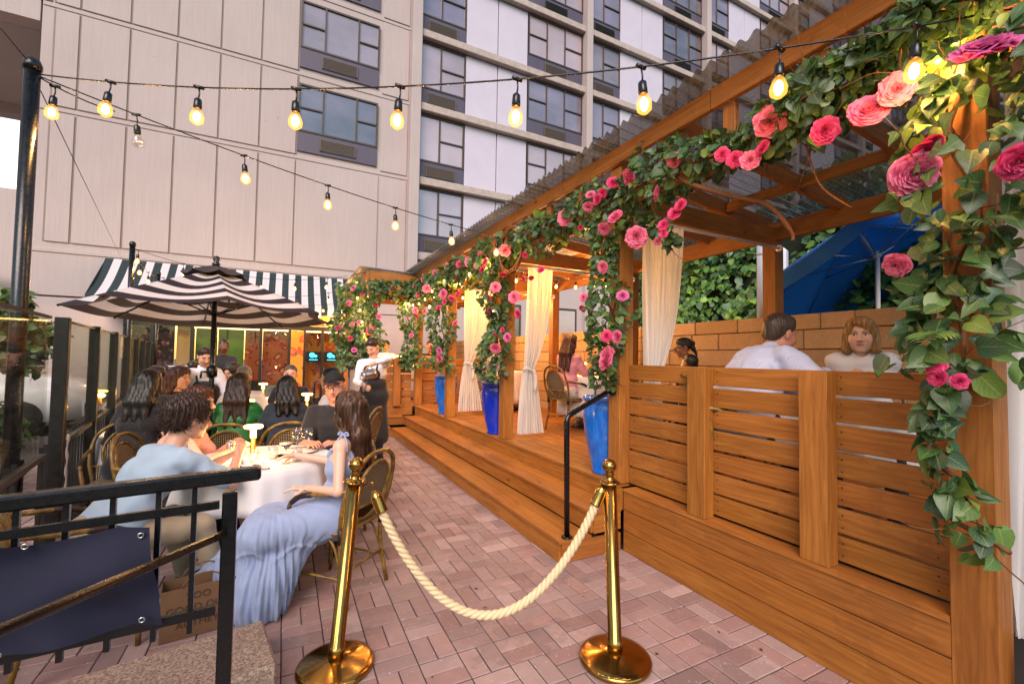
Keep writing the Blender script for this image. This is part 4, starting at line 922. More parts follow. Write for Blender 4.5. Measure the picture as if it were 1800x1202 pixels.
# ---------------------------------------------------------------- string lights
BULB = None
def lights(label, pts, sag, n, off, dark=(), hang=.10, r=.028, watt=2.0):
    a, b = Vector(pts[0]), Vector(pts[1]); t = thing('string_lights', label, 'string lights', tuple(a), 'warm bulb light strings')
    def P(u): p = a.lerp(b, u); p.z -= sag*4*u*(1-u); return p
    m = MB(); m.tube([P(i/40) for i in range(41)], .004, 6); m.build('wire', MT['black_paint'], t)
    global BULB
    for i in range(n):
        u = off[i] if isinstance(off, list) else off[0]+(off[1]-off[0])*(i/(n-1) if n > 1 else 0); p = P(u)
        tl = random.uniform(-.12, .12); tl2 = random.uniform(-.1, .1)
        M = Matrix.Rotation(tl, 3, 'X') @ Matrix.Rotation(tl2, 3, 'Y')
        if BULB is None:
            m = MB(); m.tube([(0, 0, .0), (.004, 0, -.03), (0, 0, -.065)], .0035, 5); m.tube([(-.02, 0, 0), (.02, 0, 0)], .008, 6); m.lathe([(.008, -.055), (.015, -.062), (.017, -.10), (.014, -.105)], (0, 0, 0), 10); s = m.build('socket', MT['black_paint'], t)
            m = MB(); m.lathe([(.012, -.104), (.021, -.122), (.028, -.145), (.026, -.165), (.012, -.178), (0, -.18)], (0, 0, 0), 12); m.lathe([(.004, -.118), (.013, -.13), (.015, -.15), (.008, -.166), (0, -.168)], (0, 0, 0), 8, mi=1); g = m.build('bulb', [MT['bulb_glow'], MT['filament_glow']], t)
            g2 = g.data.copy(); g2.materials[0] = MT['bulb_clear']; g2.materials[1] = MT['bulb_clear']
            for q in (s, g): q.data.transform(Matrix.Translation(Vector(t.location)))
            g2.transform(Matrix.Translation(Vector(t.location)))
            BULB = (s.data, g.data, g2); s.data.update()
            bpy.data.objects.remove(s); bpy.data.objects.remove(g)
        for q, nm in ((BULB[0], 'socket'), (BULB[2] if i in dark else BULB[1], 'bulb')):
            o = bpy.data.objects.new(nm, q); COL.objects.link(o); o.parent = t; o.location = p-a; o.rotation_euler = M.to_euler(); s_ = r/.024; o.scale = (s_, s_, s_)
        if i not in dark and watt:
            q = pl('bulb_light', (0, 0, 0), watt, (1, .48, .14), .02); q.parent = t; q.location = p-a+Vector((0, 0, -.20*s_))
lights('long light string from the tall left pole to the nearest corner post', ((-1.345, 3.5, 3.1), (2.585, .359, 2.835)), .208, 8, [0.114, 0.23, 0.345, 0.456, 0.568, 0.674, 0.78, 0.874])
lights('light string from the tall left pole down to the middle of the pergola', ((-1.345, 3.5, 3.1), (2.434, 4.477, 2.83)), .082, 6, (.118, .896), dark=(0,))
lights('short light string beside the tall left pole', ((-1.34, 3.5, 3.1), (-1.0, 3.6, 3.02)), .02, 1, (.25, .25))
lights('light string from the pole behind the umbrella to the far pergola corner', ((-2.06, 8.4, 3.05), (1.45, 9.1, 3.18)), .30, 7, (.02, .93))
lights('light string from the farthest pole across the awning', ((-2.25, 10.9, 3.0), (1.6, 10.2, 3.1)), .35, 7, (.02, .95))
lights('light string hanging along the front of the awning', ((-2.9, 13.4, 2.95), (1.7, 13.0, 3.0)), .2, 8, (.08, .95))
lights('light string running from pole to pole above the screen', ((-2.06, 8.4, 3.05), (-2.25, 10.9, 3.0)), .12, 3, (.25, .85))
lights('light string under the roof of the far pergola', ((1.5, 9.25, 2.95), (4.4, 9.3, 2.75)), .12, 6, (.08, .95), watt=11.0)
lights('light string round the front of the far pergola', ((1.35, 11.6, 2.95), (1.38, 9.0, 2.9)), .1, 4, (.1, .95), watt=5)
lights('light string inside the third pergola bay', ((2.52, 7.4, 2.72), (4.4, 7.5, 2.75)), .06, 4, (.15, .9), r=.022, watt=9.9)
lights('light string inside the second pergola bay', ((2.6, 5.3, 2.70), (4.4, 5.5, 2.78)), .06, 5, (.1, .9), r=.022, watt=8.8)
lights('light string tucked among the flowers on the first post', ((2.36, 3.05, 2.85), (2.6, 3.2, 2.2)), .0, 2, (.2, .9), r=.016, watt=3.3)
lights('light string looping through the leaves above the second bay', ((2.22, 4.95, 2.86), (2.24, 6.9, 2.85)), .12, 4, (.05, .95), r=.018, watt=1.6)
lights('light string looping through the leaves above the third bay', ((2.22, 7.2, 2.8), (2.2, 9.0, 2.7)), .15, 5, (.1, .95), r=.018, watt=1.6)
lights('light string twisted down the garland at the far pergola corner', ((1.2, 8.78, 2.75), (1.35, 8.76, 2.0)), .0, 4, (.05, .95), r=.02, watt=1.2)
lights('light string tucked behind leaves at the top of the corner post', ((2.28, .62, 2.98), (2.33, .85, 2.93)), .0, 1, (.5, .5), watt=7.7)
# thin guy wires on the wall
for a, b, lb in (((-1.345, 3.5, 3.1), (-3.85, 14.9, 3.9), 'thin dark wire running down from the tall left pole to the wall'), ((-1.345, 3.5, 3.14), (-2.2, 1.0, 4.3), 'thin wire rising to the upper left from the tall pole')):
    m = MB(); m.tube([a, b], .003, 5); m.build('guy_wire', MT['black_paint'], label=lb, cat='wire', origin=a)
# paper bag
t = thing('paper_bag', 'brown paper carrier bag standing behind the railing', 'paper bag', (-.36, 3.0, 0))
m = MB(); 
c = Vector((-.36, 2.98, 0)); rz = R_(8); Rz = Matrix.Rotation(rz, 3, 'Z')
for (dx, dy, w, d_) in ((0, -.075, .36, .004), (0, .075, .36, .004), (-.18, 0, .004, .15), (.18, 0, .004, .15)): m.box(c+Rz @ Vector((dx, dy, .135)), (w, d_, .26), rz=rz, col=(1, 1, 1))
m.build('bag_body', MT['brown_paper'], t)
for dy in (-.075, .075): m = MB(); m.tube([c+Rz @ Vector((.09*math.cos(a), dy, .265+.06*math.sin(a))) for a in [math.pi*k/10 for k in range(11)]], .004, 6); m.build('handle', MT['brown_paper'], t)
def text(s, size, M, mat, parent, name='lettering', ext=.0008):
    cu = bpy.data.curves.new(name, 'FONT'); cu.body = s; cu.size = size; cu.extrude = ext; cu.align_x = 'CENTER'; cu.resolution_u = 3
    o = bpy.data.objects.new(name, cu); COL.objects.link(o); o.data.materials.append(mat); o.parent = parent; o.matrix_local = M; dg = bpy.context.evaluated_depsgraph_get(); me = bpy.data.meshes.new_from_object(o.evaluated_get(dg)); n = bpy.data.objects.new(name, me); COL.objects.link(n); n.parent = parent; n.matrix_local = M; bpy.data.objects.remove(o); return n
for k, (s, z) in enumerate((('TOO', .20), ('GOOD OUT', .14), ('AUTHEY', .06))):
    text(s, .05, Matrix.Translation(Rz @ Vector((-.02, -.079, z))-Vector((0, .02, 0))) @ Matrix.Rotation(rz, 4, 'Z') @ Matrix.Rotation(R_(90), 4, 'X'), MT['ink'], t)
# twisted rag tied to the screen post
m = MB(); pts = [(-1.20+.003*math.sin(k*1.7), 3.78, .98-k*.035) for k in range(14)]; m.tube(pts, [.006+.003*math.sin(k*2.1) for k in range(14)], 7); m.build('tied_rag', simple('old_rag', '#8d8078', .95, nsc=40), label='twisted pale rag tied on the fence post at the left', cat='rag', origin=(-1.16, 3.72, .7))
# ---------------------------------------------------------------- leaves, flowers, garlands
LEAF = Mat('leaf'); _v = LEAF.coord(); _n = LEAF.noise(_v, 25, 4); _tc = LEAF.new('TexCoord'); _sp = LEAF.new('SeparateXYZ'); LEAF.ln(_tc.outputs['UV'], _sp.inputs[0])
_au = LEAF.math('ABSOLUTE', _sp.outputs[0]); _mid = LEAF.math('LESS_THAN', _au, .06); _sv = LEAF.math('GREATER_THAN', LEAF.math('SINE', LEAF.math('MULTIPLY', LEAF.math('SUBTRACT', _sp.outputs[1], LEAF.math('MULTIPLY', _au, .45)), 34)), .93)
_c = LEAF.attr(); _c = LEAF.mix(_c, '#a9b56a', LEAF.math('MULTIPLY', LEAF.math('MAXIMUM', _mid, LEAF.math('MULTIPLY', _sv, .6)), .38)); _c = LEAF.mix(_c, '#23301c', LEAF.math('MULTIPLY', _n, .35)); LEAF.col(_c)
LEAF.set(Roughness=.38); _t = LEAF.new('BsdfTranslucent'); LEAF.ln(_c, _t.inputs[0]); _mx = LEAF.new('MixShader'); _mx.inputs[0].default_value = .25; LEAF.ln(LEAF.b.outputs[0], _mx.inputs[1]); LEAF.ln(_t.outputs[0], _mx.inputs[2]); LEAF.ln(_mx.outputs[0], LEAF.o.inputs[0]); LEAF.bump(LEAF.math('ADD', LEAF.math('MULTIPLY', _mid, -1.0), LEAF.math('MULTIPLY', _sv, -.5)), .4, .002)
PET = Mat('petal'); _c = PET.attr(); _n = PET.noise(PET.coord(), 120, 3); PET.col(PET.mix(_c, '#7c1230', PET.math('MULTIPLY', _n, .25))); PET.set(Roughness=.6); _t = PET.new('BsdfTranslucent'); PET.ln(_c, _t.inputs[0]); _mx = PET.new('MixShader'); _mx.inputs[0].default_value = .3; PET.ln(PET.b.outputs[0], _mx.inputs[1]); PET.ln(_t.outputs[0], _mx.inputs[2]); PET.ln(_mx.outputs[0], PET.o.inputs[0])
simple('twig', '#6b4426', .8, nsc=40, namt=.4, bump=.6, bsc=150)
def leaf_shape(kind):
    """unit leaf along +x, normal +z: list of cross sections (t, halfwidth)"""
    if kind == 'heart': return [(-.08, .0), (-.10, .22), (.08, .42), (.32, .44), (.58, .33), (.82, .15), (1, 0)], [.0, .02, .0, -.01, -.04, -.10, -.18]
    if kind == 'ovate': return [(0, .0), (.1, .14), (.3, .25), (.55, .25), (.8, .13), (1, 0)], [0, .02, .03, .0, -.05, -.14]
    if kind == 'round': return [(0, 0), (.12, .28), (.4, .42), (.7, .38), (.92, .2), (1, 0)], [0, .02, .02, 0, -.03, -.06]
    if kind == 'ivy': return [(-.05, .0), (-.02, .30), (.16, .50), (.30, .26), (.55, .20), (1, 0)], [0, .0, -.03, 0, .0, -.08]
    if kind == 'lance': return [(0, 0), (.2, .08), (.5, .105), (.8, .06), (1, 0)], [0, .03, .02, -.05, -.16]
LS = {k: leaf_shape(k) for k in ('heart', 'ovate', 'round', 'ivy', 'lance')}
class Foliage:
    def __init__(s): s.V = []; s.Q = []; s.UV = []; s.C = []; s.n = 0
    def leaf(s, p, d, nrm, size, kind, col, fold=.25):
        sec, zz = LS[kind]; d = np.array(d, float); d /= np.linalg.norm(d)+1e-9; nrm = np.array(nrm, float); nrm -= d*np.dot(nrm, d); l = np.linalg.norm(nrm)
        if l < 1e-3: nrm = np.cross(d, [0.3, .5, .8]); l = np.linalg.norm(nrm)
        nrm /= l; sd_ = np.cross(nrm, d); p = np.array(p, float); cur = random.uniform(.3, 1.6); b = s.n
        for (t, w), z in zip(sec, zz):
            mid = p+size*(d*t+nrm*z*cur)
            s.V.append(mid-sd_*w*size+nrm*fold*w*size); s.V.append(mid); s.V.append(mid+sd_*w*size+nrm*fold*w*size); s.n += 3
            s.C += [col]*3
        for i in range(len(sec)-1):
            a = b+i*3; t0, t1 = sec[i][0], sec[i+1][0]
            s.Q.append((a, a+1, a+4, a+3)); s.UV.append(((-1, t0), (0, t0), (0, t1), (-1, t1)))
            s.Q.append((a+1, a+2, a+5, a+4)); s.UV.append(((0, t0), (1, t0), (1, t1), (0, t1)))
    def build(s, name, parent, mat=None):
        return mesh_obj(name, np.array(s.V), np.array(s.Q), mat or LEAF.m, parent, True, uv=np.array(s.UV), vcol=np.array(s.C))
GC = [(.050, .125, .03), (.032, .095, .03), (.075, .16, .035), (.05, .12, .06), (.10, .19, .04), (.06, .11, .07), (.03, .08, .03), (.17, .28, .04)]
def gcol():
    c = random.choices(GC, [5, 4, 4, 3, 3, 2, 3, 1.2])[0]; q = random.uniform(.75, 1.3); return (c[0]*q, c[1]*q, c[2]*q)
PEON = {}
def peony(kind):
    if kind in PEON: return PEON[kind]
    pal = dict(p=((.78, .03, .20), (.95, .42, .58)), m=((.60, .015, .22), (.85, .30, .60)), c=((.80, .03, .19), (.95, .34, .52)), r=((.70, .012, .13), (.88, .12, .32)), o=((.84, .04, .22), (.96, .42, .54)))[kind]
    V = []; F = []; C = []; rs = random.Random(ord(kind)+3)
    np_ = 84
    for i in range(np_):
        f = i/np_; a = i*2.39996+rs.uniform(-.2, .2); open_ = .10+1.45*f**1.25; ln = .42+.58*f**.7; wd = (.34+.30*f)*rs.uniform(.85, 1.15); base = .05+.10*f
        n = 4; b = len(V); rf = rs.uniform(0, 6)
        for v in range(n+1):
            for u in range(n+1):
                uu = u/n*2-1; vv = v/n; w = wd*1.12*math.sin(math.pi*(.12+.56*vv))
                th = open_*(vv**.8)*(.75)+.06; r = base+ln*math.sin(th)*vv*.95-.16*abs(uu)**3*vv; z = ln*math.cos(th)*vv*.62-.25*f
                ruf = .10*vv*math.sin(4.5*uu*2+rf)*(.4+f); r += ruf*.6; z += ruf+.10*(1-uu*uu)*vv*-(.3)
                x = r; y = uu*w*(.6+.4*f)
                ca, sa = math.cos(a), math.sin(a); V.append((x*ca-y*sa, x*sa+y*ca, z))
                e = min(1, max(0, (vv-.60)/.40))**1.5*.62+rs.uniform(0, .10); C.append(tuple(pal[0][k]*(1-e)+pal[1][k]*e for k in range(3)))
        for v in range(n):
            for u in range(n): q = b+v*(n+1)+u; F.append((q, q+1, q+n+2, q+n+1))
    me = mesh_obj('peony_'+kind, np.array(V), np.array(F), PET.m, None, True, vcol=np.array(C)); d = me.data; bpy.data.objects.remove(me)
    PEON[kind] = d; return d
def rnd_dir():
    v = np.array([random.gauss(0, 1) for _ in range(3)]); return v/np.linalg.norm(v)
def garland(label, paths, flowers, org, seed, kinds, size, leafn, outw=(-1, -.5, 0), frond=0, twigs=6):
    """paths: list of (points, radius, density)"""
    random.seed(seed); t = thing('flower_garland', label, 'flower garland', org, 'garlands on the pergola'); fo = Foliage(); ow = np.array(outw, float); ow /= np.linalg.norm(ow)
    tw = MB()
    for pts, rad, den in paths:
        P = bez(pts, 6); seg = [(P[i+1]-P[i]).length for i in range(len(P)-1)]; tot = sum(seg); n = int(leafn*tot*den)
        def at(u):
            s_ = u*tot
            for i, l in enumerate(seg):
                if s_ <= l: return P[i].lerp(P[i+1], s_/max(l, 1e-6)), (P[i+1]-P[i]).normalized()
                s_ -= l
            return P[-1], (P[-1]-P[-2]).normalized()
        for _ in range(n):
            u = random.random(); c, tg = at(u); r = rad*(.35+.75*math.sqrt(random.random())); r *= 1+.35*math.sin(u*tot*7+seed)
            o = rnd_dir(); o -= np.array(tg)*np.dot(o, tg); o /= np.linalg.norm(o)+1e-6
            if np.dot(o, ow) < -.3 and random.random() < .75: o = -o
            p = np.array(c)+o*r; kd = random.choices([k for k, _ in kinds], [w for _, w in kinds])[0]
            dr = o*.5+rnd_dir()*.7+np.array([0, 0, -.55])+ow*.25; nm = o*.8+ow*.7+rnd_dir()*.5
            fo.leaf(p, dr, nm, size*random.uniform(.6, 1.25)*(.8 if kd == 'ovate' else 1), kd, gcol(), random.uniform(.05, .4))
        for _ in range(int(frond*tot*den+.5)):
            c, tg = at(random.random()); o = rnd_dir(); o[2] = abs(o[2])*.5-.2; o = o+ow*.8; o /= np.linalg.norm(o); p = np.array(c)+o*rad*.5; L_ = random.uniform(.2, .34)*size/.09; side = np.cross(o, [0, 0, 1.]); side /= np.linalg.norm(side)+1e-6; cc = gcol()
            pts2 = []
            for k in range(12):
                s_ = k/11; q = p+o*L_*s_+np.array([0, 0, -.35*L_*s_*s_]); pts2.append(q)
                if k > 1:
                    for sg in (-1, 1): fo.leaf(q, o*.7+side*sg*.8*(1-.4*s_)+np.array([0, 0, -.15]), np.array([0, 0, 1.])+ow*.5, L_*.42*math.sin(math.pi*(.15+.8*s_)), 'lance', cc, .15)
            tw.tube(pts2, .0022, 4)
        for k in range(int(twigs*tot*den)):
            u = random.random(); c, tg = at(u); p = Vector(c)+Vector(rnd_dir())*rad*.6; q = []; d_ = Vector(tg)*random.choice((-1, 1))+Vector(rnd_dir())*.8
            for s_ in range(9):
                q.append(p.copy()); d_ = (d_+Vector(rnd_dir())*.35).normalized(); p = p+d_*random.uniform(.03, .06)
            r0 = random.choice((.0016, .002, .0035)); tw.tube(q, [r0*(1.1-.08*k2) for k2 in range(9)], 5)
        tw.tube([Vector(c)+Vector((.03*math.sin(i*.9+seed), .03*math.cos(i*.7), .0)) for i, c in enumerate(P)], .009, 6); tw.tube([Vector(c)+Vector((.04*math.sin(i*.6+2), .04*math.cos(i*.8), .02)) for i, c in enumerate(P)], .006, 6)
    fo.build('foliage', t)['kind'] = 'stuff'; tw.build('vine_stems', MT['twig'], t)
    for x, y, z, r, k in flowers:
        o = bpy.data.objects.new('flower', peony(k)); COL.objects.link(o); o.parent = t
        dr = Vector((ow[0]+random.gauss(0, .35), ow[1]+random.gauss(0, .4), .1+random.gauss(0, .35))).normalized()
        if random.random() < .2 and r < .06: dr = (dr+Vector((0, 0, -.9))).normalized()
        o.rotation_euler = (Vector((0, 0, 1)).rotation_difference(dr) @ Matrix.Rotation(random.uniform(0, 6), 4, 'Z').to_quaternion()).to_euler()
        s_ = r*.80/.80; o.scale = (s_, s_, s_); o.location = Vector((x, y, z))-Vector(org)-Vector(ow)*.0
    random.seed(seed+100); return t
FLW =  [(2.19,0.61,2.63,0.092,'m'),(2.19,0.86,2.62,0.064,'p'),(2.19,0.96,2.58,0.073,'c'),(2.19,1.13,2.57,0.061,'r'),(2.19,1.39,2.74,0.079,'o'),(2.19,0.81,2.25,0.083,'p'),(2.19,0.78,2.33,0.044,'r'),(2.19,0.75,2.35,0.033,'r'),(2.19,0.53,2.19,0.058,'r'),(2.19,0.87,1.9,0.051,'p'),(2.19,0.76,1.5,0.037,'r'),(2.19,0.75,1.45,0.032,'r'),(2.19,0.69,1.44,0.029,'r'),(2.19,1.67,2.68,0.042,'r'),(2.19,1.59,2.62,0.047,'r'),(2.19,1.5,2.58,0.052,'p'),(2.19,1.43,2.62,0.042,'r'),(2.19,2.02,2.79,0.048,'p'),(2.19,2.43,2.81,0.074,'c'),(2.19,2.17,2.62,0.053,'p'),(2.19,2.9,2.85,0.042,'p'),(2.19,2.81,2.78,0.046,'r'),(2.19,2.74,2.81,0.04,'r'),(2.19,2.92,2.75,0.047,'p'),(2.19,2.62,2.85,0.048,'r'),(2.19,3.26,2.76,0.076,'p'),(2.19,2.59,2.58,0.06,'c'),(2.19,2.72,2.52,0.053,'p'),(2.19,2.36,2.37,0.077,'p'),(2.19,2.73,2.22,0.049,'p'),(2.19,1.97,2.48,0.043,'r'),(2.19,2.02,2.44,0.044,'r'),(2.19,2.11,2.39,0.041,'r'),(2.19,2.11,2.33,0.03,'r'),(2.19,2.16,2.29,0.027,'p'),(2.19,3.03,2.61,0.024,'r'),(2.19,2.5,1.97,0.046,'m'),(2.19,2.98,2.01,0.038,'p'),(2.19,2.99,1.92,0.033,'r'),(2.19,2.68,1.68,0.048,'r'),(2.19,2.56,1.67,0.051,'p'),(2.19,2.68,1.51,0.096,'p'),(2.19,4.71,2.33,0.067,'p'),(2.19,4.23,2.16,0.068,'p'),(2.19,4.14,1.97,0.048,'r'),(2.19,4.9,2.22,0.055,'p'),(2.19,4.88,2.08,0.055,'r'),(2.19,4.38,1.73,0.05,'m'),(2.19,4.68,1.61,0.066,'p'),(2.19,4.67,1.76,0.047,'r'),(2.19,4.51,1.82,0.032,'r'),(2.19,4.47,2.72,0.071,'o'),(2.19,4.0,2.8,0.036,'r'),(2.19,4.0,2.57,0.035,'r'),(2.19,3.67,2.36,0.039,'r'),(2.19,4.5,2.45,0.039,'r'),(2.19,4.03,2.33,0.03,'r'),(2.19,3.86,2.31,0.029,'r'),(2.19,5.21,2.83,0.044,'p'),(2.19,5.54,2.79,0.077,'p'),(2.19,5.94,2.83,0.057,'r'),(2.19,5.3,2.69,0.044,'p'),(2.19,5.11,2.62,0.058,'r'),(2.19,5.03,2.7,0.043,'r'),(2.19,6.12,2.73,0.05,'r'),(2.19,6.05,2.65,0.045,'r'),(2.19,6.52,2.9,0.048,'c'),(2.19,6.66,2.5,0.076,'p'),(2.19,6.25,2.37,0.059,'c'),(2.19,5.99,2.41,0.045,'r'),(2.19,6.59,2.37,0.049,'r'),(2.19,6.88,2.3,0.051,'r'),(2.19,6.08,2.0,0.054,'p'),(2.19,6.79,1.48,0.072,'p'),(2.19,6.8,1.6,0.05,'m'),(2.19,7.24,1.78,0.053,'p'),(2.19,7.23,1.66,0.048,'m'),(2.19,7.58,2.7,0.075,'p'),(2.19,8.14,2.68,0.069,'c'),(2.19,7.85,2.9,0.057,'p'),(2.19,7.16,2.92,0.043,'c'),(2.19,8.48,2.88,0.044,'p'),(2.19,8.31,2.38,0.06,'c'),(2.19,8.22,2.27,0.059,'c'),(2.19,7.69,2.31,0.051,'c'),(2.19,8.57,1.91,0.05,'m'),(2.19,8.87,2.29,0.046,'r')]
FLF =  [(1.44,8.82,1.99,0.088,'p'),(0.87,8.82,2.01,0.058,'p'),(1.17,8.82,1.61,0.054,'m'),(1.13,8.82,2.78,0.059,'p'),(1.31,8.82,2.7,0.071,'p'),(1.05,8.82,2.49,0.059,'p'),(1.88,8.82,2.86,0.045,'p'),(1.1,8.82,1.82,0.048,'r'),(1.12,8.82,2.09,0.048,'c'),(1.24,8.82,2.14,0.043,'c'),(1.61,8.82,2.27,0.05,'c'),(1.55,8.82,2.49,0.044,'r')]
def pick(f): return [q for q in FLW if f(q)]
hv = [('heart', 5), ('ovate', 2), ('ivy', 1.5), ('round', 1)]
X_ = 2.38
garland('lush garland of big heart-shaped leaves and peonies round the nearest corner post', [([(X_+.0, .78, 3.0), (X_-.02, .74, 2.6), (X_+.02, .72, 2.2), (X_, .74, 1.8), (X_-.02, .76, 1.45)], .17, 1.0), ([(X_-.05, .76, 1.5), (X_-.07, .80, 1.25), (X_-.06, .76, 1.05), (X_-.08, .72, .9), (X_-.06, .62, .84)], .05, .5), ([(X_-.02, .9, 2.93), (X_-.10, .75, 2.90), (X_-.1, .55, 2.85)], .12, 1.0), ([(X_, .6, 2.8), (X_+.1, .35, 2.5), (X_+.1, .3, 1.9)], .2, .8)],
        pick(lambda q: q[1] < .93), (X_, .74, 1.5), 3, hv, .082, 260, (-1, -.35, 0), 1.2, 14)
garland('leafy garland with coral peonies on the beam nearest the corner post', [([(X_-.02, .85, 2.93), (X_-.04, 1.2, 2.80), (X_-.02, 1.6, 2.76), (X_-.04, 1.95, 2.80), (X_, 2.3, 2.85)], .13, 1.0), ([(X_-.05, .9, 2.93), (X_-.08, 1.15, 2.84), (X_-.04, 1.5, 2.80)], .09, .7)], pick(lambda q: .93 <= q[1] < 2.0 and q[2] > 2.3), (X_, 1.5, 2.8), 5, [('heart', 2), ('ovate', 4), ('round', 3), ('ivy', 1)], .070, 560, (-1, -.4, 0), 3, 22)
garland('flower-heavy garland climbing the first post beside the slat fence', [([(X_, 2.3, 2.86), (X_-.03, 2.7, 2.78), (X_, 3.2, 2.83)], .16, 1.1), ([(X_, 2.86, 2.75), (X_-.05, 2.88, 2.3), (X_-.02, 2.84, 1.9), (X_-.06, 2.86, 1.55), (X_-.02, 2.92, 1.3)], .135, 1.0), ([(X_+.02, 2.6, 2.6), (X_-.02, 2.3, 2.45), (X_, 2.2, 2.3)], .06, .6)],
        pick(lambda q: 2.0 <= q[1] < 3.2 or (.93 <= q[1] < 2.0 and q[2] <= 2.3)), (X_, 2.86, 2.0), 8, [('heart', 2), ('ovate', 3), ('ivy', 2), ('round', 2)], .064, 500, (-1, -.45, 0), 3, 16)
garland('garland with twig wreath on the beam between first and second posts', [([(X_, 3.2, 2.84), (X_-.03, 3.8, 2.78), (X_, 4.4, 2.80), (X_, 4.8, 2.82)], .15, 1.0)], pick(lambda q: 3.2 <= q[1] < 4.6 and q[2] > 2.45), (X_, 4.0, 2.8), 9, hv, .075, 400, (-1, -.5, 0), 3, 14)
garland('garland of peonies hanging on the second post above the deep blue planter', [([(X_, 4.95, 2.8), (X_-.04, 5.0, 2.35), (X_-.02, 4.97, 1.9), (X_-.05, 5.0, 1.5), (X_-.03, 5.08, 1.28)], .15, 1.0)], pick(lambda q: 3.2 <= q[1] < 5.4 and (q[1] >= 4.6 or q[2] <= 2.45)), (X_, 4.98, 2), 11, hv, .08, 380, (-1, -.5, 0), 5, 8)
garland('pink-flowered garland on the beam between second and third posts', [([(X_, 5.1, 2.82), (X_-.03, 5.8, 2.78), (X_, 6.5, 2.80), (X_, 7.0, 2.84)], .17, 1.0)], pick(lambda q: 5.4 <= q[1] < 6.5), (X_, 6, 2.8), 13, hv, .08, 380, (-1, -.6, 0), 3, 6)
garland('garland of peonies hanging on the third post', [([(X_, 7.1, 2.85), (X_-.04, 7.12, 2.3), (X_-.02, 7.08, 1.8), (X_-.04, 7.15, 1.3)], .19, 1.0)], pick(lambda q: 6.5 <= q[1] < 7.9), (X_, 7.1, 2), 15, hv, .085, 360, (-1, -.6, 0), 3, 5)
garland('garland on the last post and beam before the far fence', [([(X_, 7.5, 2.88), (X_, 8.3, 2.8), (X_, 9.0, 2.85)], .16, 1.0), ([(X_, 9.1, 2.85), (X_-.04, 9.1, 2.2), (X_-.02, 9.05, 1.7), (X_, 9.0, 1.25)], .2, 1.0), ([(X_, 9.0, 1.6), (X_-.2, 8.95, 1.35)], .1, 1)], pick(lambda q: q[1] >= 7.9), (X_, 9.1, 2), 17, hv, .09, 340, (-1, -.7, 0), 0, 4)
garland('lit garland wrapped round the near post of the far pergola', [([(1.45, 9.0, 3.0), (1.43, 8.98, 2.4), (1.47, 9.0, 1.8), (1.42, 8.98, 1.35)], .21, 1.0)], [q for q in FLF if q[0] > 1.2 and q[0] < 1.75], (1.45, 9, 2), 19, hv, .095, 360, (-.3, -1, 0), 2, 4)
garland('garland at the left corner of the far pergola', [([(1.12, 9.1, 2.85), (1.02, 9.1, 2.3), (1.05, 9.1, 1.7), (1.12, 9.1, 1.25)], .2, 1.0)], [q for q in FLF if q[0] <= 1.2], (1.05, 9.1, 2), 21, hv, .095, 340, (-.4, -1, 0), 2, 4)
garland('garland along the front beam of the far pergola', [([(1.5, 8.98, 2.95), (1.9, 8.98, 2.82), (2.3, 8.98, 2.9)], .14, 1.0)], [q for q in FLF if q[0] >= 1.75], (1.9, 9, 2.9), 23, hv, .09, 330, (-.3, -1, 0), 0, 4)
# thick twisted vine pieces
m = MB(); m.tube(bez([(2.3, 2.15, 2.78), (2.28, 1.95, 2.62), (2.4, 1.75, 2.50), (2.5, 1.6, 2.42), (2.55, 1.5, 2.25), (2.5, 1.46, 2.18)], 5), [.016]*10+[.013]*10+[.009]*6, 7); m.tube(bez([(2.34, 1.3, 2.62), (2.36, 1.28, 2.5), (2.4, 1.25, 2.38), (2.45, 1.15, 2.26)], 4), .005, 5); m.build('hanging_vine', MT['twig'], label='bare twisted brown vine hanging below the beam garland', cat='vine', origin=(2.3, 2.15, 2.78))
m = MB()
for k in range(7): m.tube([(2.24+.02*math.sin(3*a+k), 4.42+(.28+.02*math.sin(2*a+k))*math.cos(a), 2.72+(.25+.018*math.cos(3*a+2*k))*math.sin(a)) for a in [2*math.pi*i/30 for i in range(30)]], .008, 5, closed=True)
m.build('twig_wreath', MT['twig'], label='round wreath of bare twigs hanging among the garland', cat='wreath', origin=(2.24, 4.42, 2.7))
# ---------------------------------------------------------------- hedge, trees, plants beyond
def bush(name, label, cat, boxes, n, size, kinds, seed, cols=None, org=None, kind=None):
    random.seed(seed); fo = Foliage(); o_ = org or boxes[0][0]; t = thing(name, label, cat, o_)
    for _ in range(n):
        c, d = random.choices(boxes, [b[1][0]*b[1][1]*b[1][2] for b in boxes])[0]
        v = rnd_dir(); v = v/max(abs(v))**.75 if False else v; r = random.random()**.33*(.80+.25*math.sin(v[0]*5+v[2]*7+seed)); p = np.array(c)+v*np.array(d)*r
        cc = gcol() if cols is None else tuple(q*random.uniform(.7, 1.3) for q in random.choice(cols))
        fo.leaf(p, v*.5+rnd_dir()*.8+np.array([0, 0, -.4]), v+rnd_dir()*.5+np.array([-.3, -.3, .3]), size*random.uniform(.6, 1.3), random.choice(kinds), cc, .15)
    fo.build('foliage' if cat != 'tree' else 'crown', t)['kind'] = 'stuff'; return t
